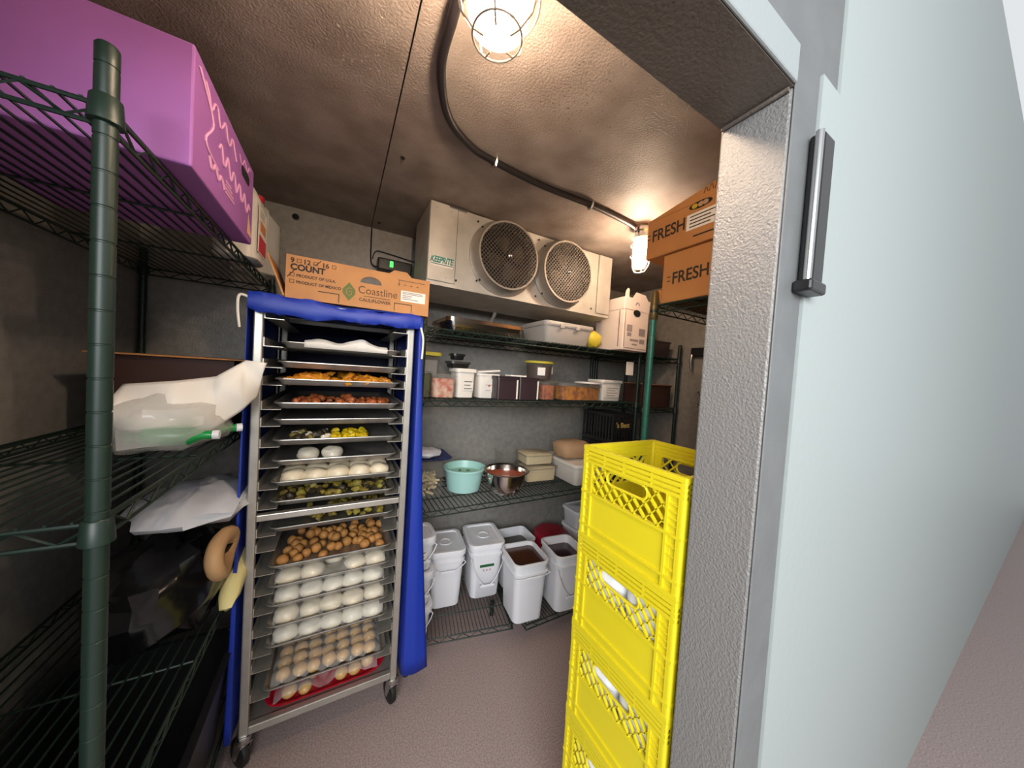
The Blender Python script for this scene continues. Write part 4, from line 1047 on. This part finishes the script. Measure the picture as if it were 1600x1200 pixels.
# carton's pale triangle near the bottom corner
tr = MB(); tr.v += [Vector((.0012, .40, .02)), Vector((.0012, .455, .02)), Vector((.0012, .41, .085))]; tr.face((0, 1, 2)); tr.build('corner_print', mat('peach_ink', '#dfb39a', .7), t)
def big_jug(label, loc, capm, rz, with_label):
    t = thing('plastic_jug', label, 'jug', loc, rz)
    R = [rr(0, 0, 0, .12, .14, .03), rr(0, 0, .004, .13, .15, .035), rr(0, 0, .22, .13, .15, .035), rr(0, 0, .265, .09, .10, .04), rr(0, 0, .30, .045, .045, .02), rr(0, 0, .312, .04, .04, .019)]
    MB().loft(R).build('body', M_white2 if with_label else M_bagclear, t, smooth=True)
    MB().lathe([(.024, .312), (.024, .335), (.02, .338)], (0, 0, 0), 18).build('cap', capm, t, smooth=True)
    if with_label:
        q = MB().box(.0655, .067, -.065, .065, .03, .20).build('label_sticker', M_paper, t)
        MB().box(.067, .068, -.055, .055, .035, .095).build('red_block', M_redlabel, q)
        MB().box(.067, .068, -.045, .045, .115, .15).build('orange_block', M_orangelabel, q)
        l_ = MB()
        for k in range(3): l_.box(.067, .0676, -.05, .02, .165 + .01 * k, .168 + .01 * k)
        l_.build('printed_lines', M_inkgrey, q)
    else:
        MB().tube(smooth_path([(.05, 0, .27), (.085, 0, .25), (.085, 0, .16), (.064, 0, .12)]), .011, 8).build('handle', M_bagclear, t, smooth=True)
    return t
big_jug('white jug with a red and orange label behind the purple carton', (-.352, 1.55, L1), M_white2, 0, True)
big_jug('translucent jug with a red cap behind the labelled jug', (-.345, 1.76, L1), M_redlabel, -60, False)
# second left shelf
t = thing('open_carton', 'open brown carton at the back of the second left shelf', 'carton', (-.50, 1.66, L2), 0)
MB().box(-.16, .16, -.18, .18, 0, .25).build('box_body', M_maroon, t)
MB().box(-.19, .21, -.20, .20, .251, .256).build('box_flaps', M_card2, t)
t = thing('clear_bag', 'clear plastic bag of green bottles on the second left shelf', 'bag', (-.42, 1.24, L2), 0)
MB().blob((0, 0, .075), .13, .16, .09, 20, 12, .22, 1.2, 5, flat=.82).build('bag_film', M_bagclear, t, smooth=True)
for i, (x, y) in enumerate(((.02, -.05), (.05, .03), (-.04, .02))):
    q = thing('green_bottle', 'green plastic bottle lying in the clear bag', 'bottle', (-.40 + x, 1.20 + y, L2 + .045), 20 * i, 'bottles in the clear bag')
    MB().lathe([(.02, -.06), (.026, -.055), (.027, .03), (.012, .055), (.011, .075)], (0, 0, 0), 16, axis='x').build('bottle_body', M_grbottle, q, smooth=True)
    MB().lathe([(.0125, .076), (.0125, .09), (.01, .091)], (0, 0, 0), 14, axis='x').build('bottle_cap', M_white, q, smooth=True)
PSH = [((-.205, 1.24, 1.487), (-.232, 1.27, 1.375)), ((-.258, 1.235, 1.492), (-.262, 1.225, 1.335)), ((-.315, 1.21, 1.440), (-.318, 1.19, 1.285)), ((-.39, 1.19, 1.425), (-.39, 1.16, 1.275)), ((-.50, 1.2, 1.41), (-.49, 1.15, 1.30))]
def psh(u, v):
    k = min(int(u * 4), 3); f = u * 4 - k; f = f * f * (3 - 2 * f)
    a = Vector(PSH[k][0]).lerp(Vector(PSH[k + 1][0]), f); b_ = Vector(PSH[k][1]).lerp(Vector(PSH[k + 1][1]), f)
    p = a.lerp(b_, v); p.y -= .03 * math.sin(math.pi * v) * (.4 + u) + .008 * math.sin(u * 17 + v * 6)
    return p
tag(MB().grid(psh, 20, 16).build('butcher_paper', M_paper, smooth=True, solid=.001), 'sheet of white paper draped over the bag of green bottles', 'paper')
# third left shelf
tag(MB().blob((0, 0, .135), .145, .2, .15, 20, 12, .3, 1.5, 9, flat=.9).build('black_bag', M_blackbag, smooth=True, loc=(-.44, 1.32, L3)), 'shiny black plastic bag on the third left shelf', 'bag')
tag(MB().tube(smooth_path([(-.30 + .005 * math.sin(a * 2), 1.26 + .075 * math.cos(a), L3 + .225 + .052 * math.sin(a)) for a in [2 * math.pi * i / 9 for i in range(9)]], 4), .022, 10, closed=True).build('bread_ring', M_tan, smooth=True), 'tan ring shaped bread in front of the black bag', 'bread')
tag(MB().blob((0, 0, 0), .03, .115, .022, 12, 10, .2, 1.2, 4).build('white_packet', M_paleyel, smooth=True, loc=(-.292, 1.36, L3 + .085), rot=(math.radians(32), 0, 0)), 'pale yellow oblong packet leaning against the black bag', 'packet')
tag(MB().blob((0, 0, .0), .15, .21, .05, 18, 10, .3, 1.4, 2, flat=.85).build('white_bag', M_bagw, smooth=True, loc=(-.405, 1.42, L3 + .345)), 'white plastic bag with a red mark lying on the black bag', 'bag')
# bottom left: black bin
t = thing('black_bin', 'black plastic bin on the floor beneath the left shelves', 'bin', (-.50, 1.20, .165), 0)
MB().loft([rr(0, 0, 0, .34, .50, .08), rr(0, 0, .30, .40, .56, .09), rr(0, 0, .32, .42, .58, .095), rr(0, 0, .32, .38, .54, .09), rr(0, 0, .02, .32, .48, .08)]).build('bin_body', M_blackpl, t, smooth=True)
